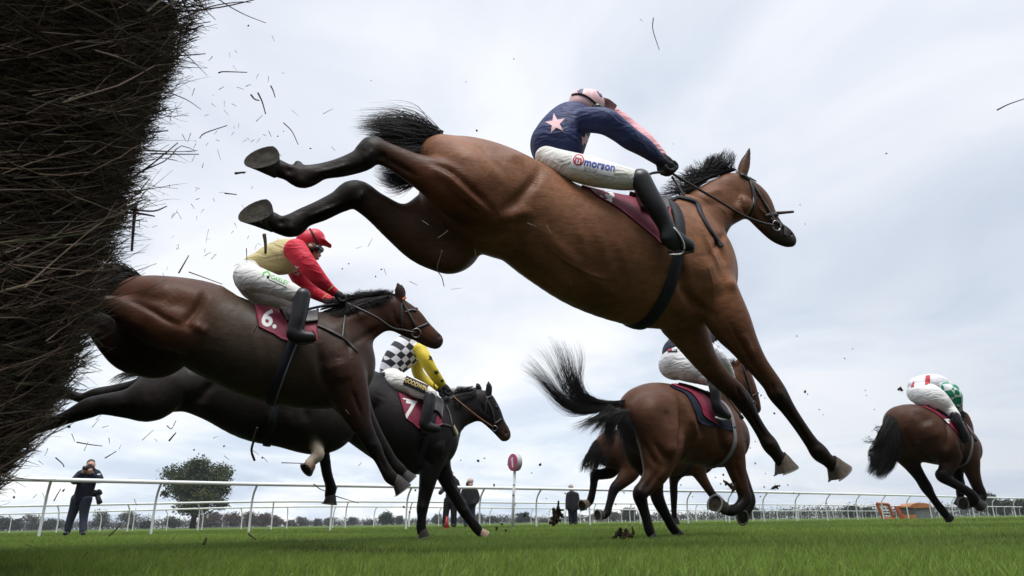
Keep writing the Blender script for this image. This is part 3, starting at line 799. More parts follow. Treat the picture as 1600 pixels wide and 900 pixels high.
# boughs that stand clear of the face
def bough(pts, r0, par, mat):
    P = [at(x, y, d) for x, y, d in pts]
    return tube('bough', P, np.linspace(r0, r0 * .45, len(P)), mat, par, 6, n=10)
M_BOUGH = simple('birch_bark', (.036, .027, .020), .8, .25, .5, 60, bmp=.5)
for p, r0 in (([(120, 110, 1.6), (220, 78, 1.65), (318, 39, 1.7)], .0045), ([(150, 95, 1.6), (235, 82, 1.65), (311, 57, 1.7)], .0035), ([(200, 92, 1.6), (280, 87, 1.65), (321, 84, 1.7)], .003), ([(100, 260, 1.7), (190, 200, 1.75), (263, 168, 1.8)], .0045), ([(60, 215, 1.7), (180, 212, 1.75), (263, 204, 1.8)], .004), ([(170, 300, 1.7), (230, 262, 1.75), (278, 223, 1.8)], .0035), ([(235, 240, 1.75), (275, 241, 1.78), (311, 241, 1.8)], .0025), ([(230, 236, 1.75), (280, 237, 1.78), (309, 235, 1.8)], .0016),
              ([(190, 325, 1.75), (238, 330, 1.78), (261, 322, 1.8)], .0035), ([(195, 332, 1.75), (220, 334, 1.78), (242, 338, 1.8)], .0045), ([(330, -10, 1.6), (355, 8, 1.65), (385, 24, 1.7), (416, 36, 1.75)], .002), ([(260, 20, 1.6), (340, 12, 1.65), (395, 0, 1.7), (420, -8, 1.75)], .0025), ([(300, -15, 1.6), (320, 14, 1.65), (337, 31, 1.7)], .002), ([(280, 30, 1.6), (330, 10, 1.65), (375, 3, 1.7), (392, 4, 1.7)], .0022), ([(250, 140, 1.7), (290, 155, 1.75), (314, 171, 1.8)], .0018), ([(200, 165, 1.75), (262, 168, 1.8), (266, 190, 1.8)], .0015), ([(215, 270, 1.75), (260, 250, 1.75), (282, 228, 1.8), (306, 236, 1.8)], .002)):
    bough(p, r0, root, M_BOUGH)

# ---- the number 1 post, cone, orange frames
def dirs(yaw):
    a = rad(yaw); return np.array([math.cos(a), math.sin(a), 0]), np.array([-math.sin(a), math.cos(a), 0])
def sign_post():
    Y = 21.4; base = ground(800.5, Y); root = thing('marker_post', base, 'white post with a round pink disc reading 1', 'sign')
    top = at(804.6, 724, Y); D = top - base
    tube('pole', [base - [0, 0, .1], base + D * .5, base + D * .9], .045, M_RAIL, root, 10)
    n = np.array([-.80, -.60, 0]); n /= np.linalg.norm(n); u = np.cross([0, 0, 1.0], n); w = np.array([0, 0, 1.0]); R = .255
    c = at(804.6, 722.5, Y); a = np.arange(32) * 2 * math.pi / 32; rg = np.cos(a)[:, None] * u + np.sin(a)[:, None] * w
    f, bk = c + n * .09, c - n * .09
    V = np.vstack([f + rg * R, bk + rg * R, [bk]]); i = np.arange(32); j = np.roll(i, -1)
    mesh_np('disc_case', V, [np.stack([i + 32, j + 32, 0 * i + 64], 1), np.stack([i, i + 32, j + 32, j], 1)], simple('grey_case', (.42, .42, .43), .5), root, smooth=False)
    V = np.vstack([f + rg * R, f + rg * R * .90 + n * .006, [f + n * .006]])
    dsc = mesh_np('disc_face', V, [np.stack([i + 32, j + 32, 0 * i + 64], 1), np.stack([i, j, j + 32, i + 32], 1)], simple('pink_face', (.46, .028, .13), .45, var=.05), root, smooth=False)
    V2, F2 = flat_shape([[(-.015, -.15), (.045, -.15), (.045, .15), (.0, .15), (-.075, .105), (-.075, .055), (-.015, .085)]], .1)
    mesh_np('digit', np.array([f + n * .012 + u * x + w * y for x, y in V2]), F2, M_RAIL, dsc, smooth=False)
sign_post()
def cone():
    base = ground(698, 20.9); root = thing('traffic_cone', base, 'small red cone on the grass beside the standing man', 'cone')
    m = simple('red_plastic', (.36, .03, .035), .6); S = np.array([[*base, .10], [*(base + [0, 0, .2]), .06], [*(base + [0, 0, .36]), .018]])
    tube('cone_body', S[:, :3], S[:, 3] * .8, m, root, 12); V, F = box_arrays(base + [0, 0, .012], [.10, 0, 0], [0, .10, 0], [0, 0, .012]); mesh_np('foot', V, F, m, root, smooth=False)
cone()
M_OR = simple('orange_paint', (.36, .075, .028), .55, var=.25, nscale=6); M_ORL = simple('orange_padding', (.38, .14, .05), .7, var=.25, nscale=4); M_GR = simple('grey_sheet', (.16, .17, .18), .6, var=.15, nscale=3); M_DK = simple('dark_netting', (.07, .06, .055), .8)
def bars(P, Y, pairs, r, name, mat, root):
    q = [at(x, y, Y + dy) for x, y, dy in P]
    S = np.array([np.linspace(q[a], q[b], 4) for a, b in pairs]); V, F = tube_arrays(S, np.full(S.shape[:2], r), 6); return mesh_np(name, V, F, mat, root)
def plate(P, Y, name, mat, root, th=.12):
    q = [at(x, y, Y + dy) for x, y, dy in P]; k = [p + np.array([0, th, 0]) for p in q]
    n = len(q); V = np.array(q + k); i = np.arange(n); j = np.roll(i, -1)
    bmx = bmesh.new(); vs = [bmx.verts.new(p) for p in V]
    bmx.faces.new(vs[:n]); bmx.faces.new(vs[n:][::-1])
    for a_, b_ in zip(i, j): bmx.faces.new((vs[b_], vs[a_], vs[a_ + n], vs[b_ + n]))
    bmesh.ops.recalc_face_normals(bmx, faces=bmx.faces[:])
    me = bpy.data.meshes.new(name); bmx.to_mesh(me); bmx.free(); me.materials.append(mat)
    o = bpy.data.objects.new(name, me); COL.objects.link(o); return put(o, root)
YO = 46.0
t = thing('hurdle_frame', ground(1386, YO), 'leaning orange lattice frame behind the rail on the right', 'hurdle')
g = [(1370, 787, 0), (1388, 788, 0), (1397, 811, 0), (1381, 811, 0)]
bars(g, YO, [(0, 1), (0, 3), (1, 2), (2, 3)], .10, 'frame', M_OR, t)
for k in range(1, 5):
    u = k / 5; bars([(1370 + 11 * u, 787 + 24 * u, 0), (1388 + 9 * u, 788 + 23 * u, 0)], YO, [(0, 1)], .03, 'crossbar', M_RAIL, t)
for k in range(1, 4):
    u = k / 4; bars([(1370 + 18 * u, 787.5, 0), (1381 + 16 * u, 811, 0)], YO, [(0, 1)], .025, 'upright', M_DK, t)
t = thing('padded_wing', ground(1412, YO), 'orange framed slanting panel with dark netting next to the grey hutch', 'hurdle')
plate([(1398, 791, 0), (1404, 791, 0), (1414, 811, 0), (1408, 811, 0)], YO - .2, 'slanting_post', M_OR, t); plate([(1404, 792, 0), (1427, 793, 0), (1431, 804, 0), (1411, 804, 0)], YO, 'netting', M_DK, t)
plate([(1404, 790.5, 0), (1420, 791.5, 0), (1426, 788, 0), (1427, 793.2, 0), (1405, 793.2, 0)], YO - .05, 'top_pad', M_ORL, t); plate([(1411, 804.3, 0), (1431, 804.3, 0), (1432, 811.5, 0), (1413, 811.5, 0)], YO - .05, 'skirt', M_ORL, t)
t = thing('hutch', ground(1444, YO + .6), 'grey box with rounded orange top behind the right rail', 'hutch')
plate([(1427.5, 794, 0), (1459, 793, 0), (1462, 811.5, 0), (1431, 811.5, 0)], YO + .4, 'side_sheet', M_GR, t, 1.2)
plate([(1420, 791, 0), (1427, 787, 0), (1436, 785.5, 0), (1446, 786, 0), (1454, 788, 0), (1457, 793, 0), (1428, 794, 0)], YO + .3, 'roof_pad', M_ORL, t, 1.4)

# ---- the damp autumn air
m_hz = bpy.data.materials.new('haze_air'); m_hz.use_nodes = True; nt = m_hz.node_tree; nt.nodes.clear()
ho = N(nt, 'ShaderNodeOutputMaterial'); hv = N(nt, 'ShaderNodeVolumePrincipled'); hv.inputs['Density'].default_value = .00032; hv.inputs['Color'].default_value = (.86, .91, 1, 1)
L(nt, hv.outputs[0], ho.inputs['Volume'])
V, F = box_arrays((0, 150, 8.0), (420, 0, 0), (0, 200, 0), (0, 0, 9.0))
tag(mesh_np('haze', V, F, m_hz, smooth=False), kind='stuff')
# ------------------------------------------------------------------ horses
M_LEATHER = simple('dark_leather', (0.022, 0.017, 0.015), 0.45, 0.5, 0.3, 60, bmp=0.2)
M_STEEL = simple('bright_steel', (0.55, 0.55, 0.54), 0.3, 0.5, 0.1, 40, metal=0.9)
M_HOOF = simple('hoof_horn', (0.026, 0.022, 0.019), 0.6, 0.35, 0.5, 60, bmp=0.4)
M_HOOFPALE = simple('pale_hoof_horn', (0.30, 0.21, 0.14), 0.6, 0.35, 0.35, 60, bmp=0.4)
M_SOLE = simple('hoof_sole', (0.034, 0.029, 0.021), 0.85, 0.2, 0.5, 45, bmp=0.6)
M_SHOE = simple('worn_alloy_shoe', (0.20, 0.19, 0.17), 0.5, 0.5, 0.3, 60, metal=0.3)
M_HAIR = simple('black_hair', (0.009, 0.008, 0.0075), 0.5, 0.18, 0.35, 25)
M_HAIRBRN = simple('dark_brown_hair', (0.016, 0.012, 0.010), 0.42, 0.45, 0.35, 25)
M_EYE = simple('eye', (0.008, 0.006, 0.005), 0.12, 0.6, 0.1)
M_MAROON = simple('maroon_cloth', (0.19, 0.014, 0.040), 0.6, 0.35, 0.18, 26, bmp=0.5, bdist=0.006)
M_WHITEPRINT = simple('white_print', (0.78, 0.78, 0.77), 0.6, 0.3, 0.06)
M_BLACKCLOTH = simple('black_cloth', (0.014, 0.014, 0.017), 0.75, 0.25, 0.25, 30, bmp=0.4)
M_GIRTH = simple('dark_webbing', (0.012, 0.013, 0.018), 0.7, 0.3, 0.3, 80, bmp=0.4)
M_GREYSTRAP = simple('grey_webbing', (0.20, 0.20, 0.22), 0.7, 0.3, 0.2, 60)
M_NAVYPAD = simple('navy_pad', (0.014, 0.016, 0.032), 0.8, 0.2, 0.2, 30)
M_COAT = coat_mat('horse_coat')

def hoof(fr, cor, sole, toe, rc, rs, parent, mat=None, shoe=True, ds=0.0, tilt=0.0):
    """hoof between the coronet and the ground face: cor, sole = (px,py,s); toe = image direction to the toe; tilt leans the ground face to the side"""
    A = fr.pt(*cor); B = fr.pt(*sole); sc = depth_of(A) / FPX
    ax = B - A; h = np.linalg.norm(ax); ax /= h
    T = fr.pt(sole[0] + toe[0], sole[1] + toe[1], sole[2]) - B
    nrm = ax + fr.l * tilt; nrm /= np.linalg.norm(nrm)
    T -= nrm * np.dot(T, nrm); T /= np.linalg.norm(T); Sd = np.cross(nrm, T)
    rc *= sc; rs *= sc; n = 20
    a = 2 * math.pi * np.arange(n) / n
    def ring(c, r, el, flat=0.86):
        x = np.cos(a) * el; x = np.where(x < -0.6, -0.6 - (np.abs(x) - 0.6) * 0.35, x)
        return c + r * (x[:, None] * T + (np.sin(a) * flat)[:, None] * Sd)
    ca = np.cos(a)[:, None]; slope = -ax * h * .30
    rings = [ring(A - ax * h * 0.25, rc * 0.85, 1.0) + slope * ca, ring(A, rc * 1.02, 1.0) + slope * ca, ring(A + (B - A) * 0.12, rc * 1.09, 1.03) + slope * ca, ring(A + (B - A) * 0.55, rc + (rs - rc) * 0.55, 1.12) + slope * ca * .5, ring(B, rs, 1.22)]
    V = np.vstack(rings); idx = np.arange(len(rings) * n).reshape(-1, n); nx = np.roll(idx, -1, 1)
    F = np.stack([idx[:-1], nx[:-1], nx[1:], idx[1:]], -1).reshape(-1, 4)
    o = mesh_np('hoof', V, F, mat or M_HOOF, parent)
    rr = [ring(B, rs, 1.22), ring(B - nrm * rs * 0.02, rs * 0.86, 1.2), ring(B - nrm * rs * 0.07, rs * 0.76, 1.1), ring(B - nrm * rs * 0.09, rs * 0.34, 0.9)]
    V2 = np.vstack(rr + [(B - nrm * rs * 0.01 - T * rs * .15)[None]]); idx = np.arange(4 * n).reshape(4, n); nx = np.roll(idx, -1, 1)
    F4 = np.stack([idx[:-1], nx[:-1], nx[1:], idx[1:]], -1).reshape(-1, 4); F3 = np.stack([idx[3], nx[3], np.full(n, 4 * n)], 1)
    mesh_np('sole', V2, [F3, F4], M_SOLE, o)
    if shoe:
        m = 26; b = np.linspace(-2.45, 2.45, m)
        def pt(r, lift): return B + nrm * lift + r * (np.cos(b)[:, None] * 1.2 * T + np.sin(b)[:, None] * 0.86 * Sd)
        Q = np.stack([pt(rs * 0.99, 0.001), pt(rs * 0.99, rs * 0.10), pt(rs * 0.76, rs * 0.10), pt(rs * 0.76, 0.001)], 1)
        idx = np.arange(m * 4).reshape(m, 4); nx = np.roll(idx, -1, 1)
        F = np.stack([idx[:-1], nx[:-1], nx[1:], idx[1:]], -1).reshape(-1, 4)
        mesh_np('horseshoe', Q.reshape(-1, 3), F, M_SHOE, o, smooth=False)
    return o
def girth_ring(name, surf, fr, top, bot, hw_px, mat, parent, s=0.0, th=0.006, arc=(0, 1), lean=0.0):
    """a band round the barrel through two image points (top and bottom of the barrel)"""
    T = fr.pt(top[0], top[1], s); B = fr.pt(bot[0], bot[1], s); c = (T + B) / 2; u = T - c; R = np.linalg.norm(u); u /= R
    P, Nn = [], []
    for a in np.linspace(2 * math.pi * arc[0], 2 * math.pi * arc[1], 64):
        d = u * math.cos(a) + fr.l * math.sin(a)
        q, n, i, dist = surf.t.ray_cast(Vector(c + d * R * 2.2), Vector(-d))
        if q is None or not (.5 * R < np.linalg.norm(np.array(q) - c) < 1.12 * R): continue
        P.append(np.array(q) + d * (th + 0.002)); Nn.append(d)
    P = np.array(P)
    for _ in range(2): P[1:-1] = 0.5 * P[1:-1] + 0.25 * (P[:-2] + P[2:])
    V, F = ribbon_arrays(P, Nn, hw_px * fr.scale, th)
    return mesh_np(name, V, F, mat, parent)
def line3(fr, pts, r_px, mat, name, parent, sides=6):
    P = [fr.pt(*q) for q in pts]
    return tube(name, P, r_px * fr.scale, mat, parent, sides, n=max(8, 5 * len(P)))
def bit_ring(fr, surf, px, py, r_px, parent, s=0.13):
    h = surf.hit(px, py); P = h[0] + h[1] * 0.008 if h else fr.pt(px, py, s)
    n = h[1] if h else fr.l
    u = np.cross(n, [0, 0, 1.0]); u /= np.linalg.norm(u); w = np.cross(n, u)
    a = np.linspace(0, 2 * math.pi, 25); R = r_px * fr.scale
    V, F = tube_arrays((P + R * (np.cos(a)[:, None] * u + np.sin(a)[:, None] * w))[None], np.full((1, 25), R * 0.11), 6)
    return mesh_np('bit_ring', V, F, M_STEEL, parent)
def palette(body, dark, white=(0.45, 0.36, 0.26), muzzle=(0.03, 0.024, 0.02)):
    body, dark = np.array(body), np.array(dark)
    def f(t):
        if isinstance(t, tuple): return t
        if t == 2: return white
        if t == 3: return muzzle
        return tuple(body * (1 - t) + dark * t)
    return f
def horse(label, loc_px, fr, chains, vox_px=2.2, sharp=9.0, strokes=()):
    root = thing('racehorse', loc_px, label, 'horse', 'racehorses in the steeplechase')
    V, Q, C = solidify(chains, vox_px * fr.scale, sharp, it=2)
    if strokes: V = sculpt(V, Q, fr, strokes)
    mesh_np('body', V, Q, M_COAT, root, cols=C)
    return root, Surf((V, Q))
def eye(surf, fr, px, py, r_px, root):
    h = surf.hit(px, py)
    if not h: return
    bm = bmesh.new(); bmesh.ops.create_uvsphere(bm, u_segments=12, v_segments=8, radius=r_px * fr.scale)
    me = bpy.data.meshes.new('eye'); bm.to_mesh(me); bm.free(); me.materials.append(M_EYE)
    for p in me.polygons: p.use_smooth = True
    o = bpy.data.objects.new('eye', me); COL.objects.link(o); o.location = Vector(h[0] - h[1] * r_px * fr.scale * 0.35); return put(o, root)

def nostril(surf, fr, px, py, r_px, root):
    o = eye(surf, fr, px, py, r_px, root); 
    if o: o.name = 'nostril'; o.scale = (1, .6, .8)
# ---- the highest leaper, number 3
F3 = Frame(900, 400, 3.35, 20)
pal3 = palette((0.205, 0.092, 0.047), (0.014, 0.009, 0.0065))
def CH(fr, pts, pal, **kw): return Chain(fr, pts, cols=pal, **kw)
N_, FA = 0.15, -0.15
ST3 = [([(668, 252), (700, 266), (735, 296), (775, 332)], 6, -6), ([(672, 262), (705, 278), (738, 308), (768, 332)], 9, 5), ([(848, 258), (830, 288), (806, 314), (780, 334)], 8, -8), ([(835, 330), (805, 335), (780, 345)], 9, 5), ([(803, 246)], 16, 5), ([(742, 222), (770, 250), (790, 275)], 8, -3),
    ([(1062, 385), (1063, 420), (1071, 455), (1092, 480), (1122, 497)], 8, -8), ([(1098, 400), (1108, 440), (1118, 465)], 20, 6), ([(1085, 325), (1105, 378), (1128, 430)], 6, 3), ([(1118, 360), (1135, 415)], 8, -4), ([(1143, 445)], 12, 5), ([(1138, 500), (1158, 538), (1180, 575), (1196, 595)], 3, -3.5), ([(1160, 520), (1178, 560)], 6, 3), ([(1128, 520), (1150, 556)], 5, 3),
    ([(1142, 352), (1126, 374), (1112, 398)], 6, -4), ([(1080, 322), (1108, 318), (1138, 318)], 9, -3), ([(1100, 305), (1130, 295)], 8, 3), ([(1152, 296), (1160, 325), (1175, 345), (1190, 352)], 4, -3), ([(1165, 310), (1170, 330)], 10, 3), ([(1184, 322), (1206, 346)], 3, 2.5), ([(1196, 294)], 7, 3), ([(1238, 366)], 3.5, -5), ([(1206, 381), (1222, 386), (1236, 389)], 1.8, -2.5), ([(1185, 300), (1198, 320)], 3, -2),
    ([(575, 256), (545, 268), (515, 277), (480, 285)], 3.2, -5.5), ([(560, 312), (525, 330), (490, 346), (470, 354)], 3.2, -5.5), ([(548, 256), (520, 265), (490, 271)], 3, 3), ([(535, 318), (505, 330), (480, 340)], 3, 3), ([(470, 285)], 7, 3.5), ([(455, 358)], 7, 3.5), ([(452, 266)], 5, -3), ([(440, 347)], 5, -3), ([(604, 243), (590, 246)], 5, -4), ([(585, 234), (570, 252)], 5, 3), ([(570, 300), (555, 318)], 5, 3), ([(650, 275), (620, 258), (600, 248)], 4, -4), ([(1226, 634), (1240, 656), (1254, 676), (1268, 698)], 2.4, -4.5), ([(1170, 640), (1182, 662), (1196, 686)], 2.4, -4.5), ([(1280, 704)], 6, 3), ([(1203, 694)], 6, 3), ([(1206, 600), (1210, 616)], 3, -3), ([(1152, 606), (1158, 622)], 3, -3), ([(1216, 608), (1226, 628)], 5, 3), ([(1160, 612), (1166, 630)], 5, 2.5),
    ([(830, 345), (880, 392), (940, 445), (990, 478)], 9, 3), ([(815, 420), (880, 460)], 10, -3), ([(700, 235), (740, 262), (770, 300)], 20, 4), ([(1040, 480), (1060, 500), (1090, 505)], 6, -3), ([(845, 372), (880, 405), (930, 430), (975, 440)], 2, 1.6), ([(1100, 410), (1112, 450), (1120, 490)], 2, 1.4), ([(1150, 520), (1172, 562), (1190, 590)], 1.6, 1.5), ([(700, 290), (730, 315), (760, 340)], 2, 1.3), ([(1188, 330), (1200, 338), (1212, 352)], 1.3, 1.2), ([(1195, 345), (1204, 358)], 1.2, 1), ([(930, 350), (960, 440)], 8, 1.6), ([(900, 340), (925, 425)], 8, 1.6), ([(960, 360), (990, 450)], 8, 1.6)]
h3 = [
    CH(F3, [(702, 266, 0, 56), (735, 290, 0, 78), (772, 312, 0, 88), (822, 334, 0, 84), (870, 366, 0, 86), (932, 394, 0, 95), (1003, 411, 0, 101), (1058, 415, 0, 98), (1086, 432, 0, 56)], pal3, lf=[.8, .82, .84, .86, .9, .9, .86, .72, .7], k=12),
    CH(F3, [(690, 240, .10, 30), (720, 265, .14, 44), (760, 290, .15, 46), (800, 305, .14, 30)], pal3, lf=.8, k=16),           # rump muscle
    CH(F3, [(1078, 330, .10, 30), (1092, 380, .15, 38), (1106, 430, .17, 39), (1124, 462, .15, 29)], pal3, lf=.6, k=12),           # shoulder
    CH(F3, [(1084, 358, 0, 51, (.17, .075, .036)), (1114, 326, 0, 40, (.16, .07, .034)), (1143, 309, 0, 38, (.15, .066, .032))], pal3, lf=[.62, .5, .48], k=16),            # neck
    CH(F3, [(1156, 302, 0, 33, (.14, .062, .03)), (1178, 316, 0, 31, (.12, .052, .026)), (1195, 341, 0, 24, (.09, .04, .022)), (1211, 360, 0, 20, 3), (1225, 369, 0, 17.5, 3), (1233, 374, 0, 13, 3)], pal3, lf=[.5, .52, .5, .5, .55, .55], k=8),  # head
    CH(F3, [(1160, 273, .05, 8, .6), (1165, 255, .05, 8, .7), (1171, 233, .05, 2.5, 1)], pal3, lf=.55, k=4),     # ears
    CH(F3, [(1158, 275, -.07, 9, .6), (1164, 256, -.07, 9, .7), (1170, 236, -.07, 2, 1)], pal3, lf=.55, k=4),
    CH(F3, [(775, 322, N_, 40, (.115, .040, .017)), (730, 304, .17, 48, (.105, .036, .015)), (688, 282, .17, 36, (.10, .034, .014)), (645, 262, .16, 25, (.075, .027, .012)), (608, 243, .16, 20, .75), (582, 237, .16, 22, 1), (565, 250, .16, 19, 1), (535, 261, .16, 16, 1), (503, 268, .16, 14, 1), (474, 276, .16, 19, 1), (452, 270, .16, 14, 1), (432, 262, .16, 15, 1)], pal3, lf=.72, k=6),
    CH(F3, [(588, 222, .16, 9, 1), (576, 224, .16, 9, 1)], pal3, lf=.8, k=6),                                             # point of hock
    CH(F3, [(466, 256, .16, 6, 1)], pal3, lf=.8, k=5),                                                               # ergot
    CH(F3, [(700, 375, FA, 54, .6), (668, 368, FA, 48, .68), (625, 350, FA, 32, .76), (585, 322, -.15, 24, .88), (556, 304, FA, 24, 1), (530, 315, FA, 18, 1), (502, 329, FA, 17, 1), (475, 340, FA, 16, 1), (457, 352, FA, 19, 1), (438, 352, FA, 15, 1), (424, 345, FA, 15, 1)], pal3, lf=.75, k=8),  # far hind leg, thigh shade darkened into its coat tones
    CH(F3, [(690, 350, FA, 60, .6), (697, 392, -.1, 38, .62)], pal3, lf=.7, k=12),                                             # far stifle, shade put into its tone
    CH(F3, [(1116, 456, .14, 38), (1138, 500, .15, 35, (.13, .054, .026)), (1160, 535, .15, 25, (.11, .045, .022)), (1182, 568, .15, 18, (.07, .03, .016)), (1205, 598, .15, 15.5, .8), (1215, 615, .15, 16, 1), (1232, 640, .15, 12, 1), (1250, 666, .15, 10.5, 1), (1268, 692, .15, 11, 1), (1280, 707, .15, 14, 1), (1292, 718, .15, 11, 1), (1302, 726, .15, 12, 1)], pal3, lf=.85, k=8),
    CH(F3, [(1060, 490, -.12, 40), (1080, 525, -.13, 30, .1), (1100, 560, -.13, 21, .3), (1125, 590, -.13, 17, .6), (1150, 613, -.13, 15.5, .9), (1162, 628, -.13, 14.5, 1), (1178, 655, -.13, 10.5, 1), (1192, 678, -.13, 10.5, 1), (1203, 695, -.13, 13, 1), (1213, 709, -.13, 10.5, 1), (1221, 719, -.13, 11.5, 1)], pal3, lf=.85, k=8),
    CH(F3, [(1166, 318, .085, 12, (.12, .052, .026)), (1160, 328, .08, 12, (.12, .052, .026))], pal3, lf=.4, k=8),
]
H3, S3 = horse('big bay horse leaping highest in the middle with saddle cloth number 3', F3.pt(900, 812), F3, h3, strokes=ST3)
nostril(S3, F3, 1238, 369, 3.2, H3)
hoof(F3, (430, 262, .16), (414, 245, .17), (-30, 4), 16, 27, H3, tilt=1.7, shoe=False)
hoof(F3, (424, 346, FA), (404, 329, FA), (-30, 5), 16, 27, H3, tilt=1.6, shoe=False)
M_HOOFMID = simple('brown_hoof_horn', (0.075, 0.058, 0.043), 0.6, 0.3, 0.45, 50, bmp=0.5)
hoof(F3, (1302, 726, .15), (1312, 741, .15), (27, 3), 13, 20, H3, M_HOOFMID)
hoof(F3, (1221, 719, -.13), (1228, 736, -.13), (27, 6), 12.5, 19, H3, M_HOOFMID)
eye(S3, F3, 1196, 297, 4.5, H3)
hair('mane', F3, [[(1058, 318, .0), (1040, 312, .02), (1020, 300, .03)], [(1075, 302, 0), (1062, 285, .0), (1050, 282, .0)], [(1088, 290, 0), (1077, 268, 0), (1072, 258, 0)], [(1102, 280, 0), (1092, 258, 0), (1090, 252, 0)], [(1118, 272, 0), (1110, 250, 0), (1115, 243, 0)], [(1135, 266, 0), (1126, 243, 0), (1128, 238, 0)], [(1150, 266, 0), (1146, 247, 0), (1138, 240, 0)]], 800, .8, M_HAIR, H3, jit=3.0, wave=2.2, clumps=44, seed=3, depth=.02)
hair('tail', F3, [[(690, 212, 0), (650, 190, 0), (610, 186, 0), (565, 190, 0)], [(688, 215, 0), (645, 196, 0), (600, 194, 0), (548, 192, 0)], [(684, 225, 0), (640, 212, 0), (600, 206, 0), (570, 208, 0)], [(680, 238, 0), (640, 232, 0), (605, 222, 0), (572, 222, 0)], [(676, 246, 0), (645, 250, 0), (612, 248, 0), (585, 240, 0)], [(672, 250, 0), (640, 272, -.05), (610, 280, -.08), (590, 268, -.1)], [(672, 252, 0), (650, 280, -.05), (625, 288, -.08), (600, 280, -.1)]], 3200, .85, M_HAIR, H3, jit=4, wave=2.6, clumps=80, seed=5, depth=.05, lenvar=.35, tip=.1)
o, sf = patch('saddle_cloth', S3, F3, [(912, 284), (950, 284), (985, 296), (1030, 310), (1048, 322)], [(911, 285), (930, 306), (967, 328), (1020, 370), (1034, 382), (1046, 345)], M_MAROON, H3)
SC3 = Surf(sf)
decal('number', SC3, text_shape('3', 38, 0.04, 2.5), 949, 308, 31, M_WHITEPRINT, o, sx=1.2, sy=.66)
patch('saddle', S3, F3, [(985, 296), (1010, 296), (1040, 305)], [(1000, 330), (1028, 338), (1042, 330)], M_LEATHER, H3, lift=.035)
girth_ring('girth', S3, F3, (1022, 308), (1003, 513), 9, M_GIRTH, H3, th=.008)
br = strap('bridle', S3, F3, [[(1152, 268), (1163, 276), (1172, 282), (1186, 305), (1200, 328), (1208, 345)], [(1171, 279), (1182, 281)], [(1172, 283), (1177, 303), (1176, 322), (1172, 338)], [(1196, 338), (1208, 334), (1214, 336)], [(1219, 342), (1226, 356), (1226, 368)]], 3.2, M_LEATHER, H3, th=.004)
bit_ring(F3, S3, 1212, 353, 9, br)
strap('breastplate', S3, F3, [[(1046, 308), (1070, 311), (1088, 318), (1095, 336), (1110, 362), (1127, 386)]], 4.5, M_GIRTH, H3, th=.005)
v1 = [(1052, 272, .1), (1080, 289, .1), (1115, 309, .1), (1160, 336, .1), (1190, 348, .09), (1208, 352, .09)]
v2 = [(1050, 276, .1), (1062, 295, .12), (1076, 314, .15), (1090, 324, .17)]
o = line3(F3, v1, 2.2, M_LEATHER, 'rein', H3); line3(F3, v2, 2.0, M_LEATHER, 'rein', H3)
line3(F3, [(1008, 275, .1), (1022, 270, .1), (1040, 269, .1)], 2.2, M_LEATHER, 'rein', H3)

# ---- number 6
F6 = Frame(420, 550, 4.6, 20)
pal6 = palette((0.080, 0.032, 0.017), (0.009, 0.007, 0.006), muzzle=(0.028, 0.018, 0.015))
brn = (0.060, 0.030, 0.019); dk6 = (0.030, 0.020, 0.015)
ST6 = [([(322, 454), (308, 482), (292, 503), (300, 516)], 6, -6), ([(302, 508), (325, 520)], 7, 4), ([(192, 466), (225, 478), (262, 500), (290, 512)], 5, -4), ([(200, 510), (235, 540), (255, 570)], 7, -4), ([(345, 450)], 10, 3), ([(498, 535), (503, 585), (520, 622)], 7, -6), ([(525, 560), (535, 600)], 16, 5), ([(540, 545), (565, 528), (598, 512)], 6, -4), ([(515, 520), (545, 500), (590, 485)], 8, 2.5), ([(540, 520), (548, 560)], 5, -3), ([(550, 610), (565, 650)], 3, -3), ([(612, 475), (618, 500), (632, 514)], 4, -2.5), ([(640, 500), (658, 514)], 3, 2), ([(651, 480)], 5, 2.5), ([(687, 525)], 3, -4), ([(655, 526), (668, 536), (680, 541)], 1.6, -2), ([(470, 620), (500, 632)], 6, -3), ([(420, 500), (430, 600)], 8, 1.5), ([(395, 500), (405, 590)], 8, 1.5), ([(584, 695)], 6, 2), ([(592, 712), (604, 736)], 2.4, -2.5), ([(240, 450), (270, 480)], 16, 3)]
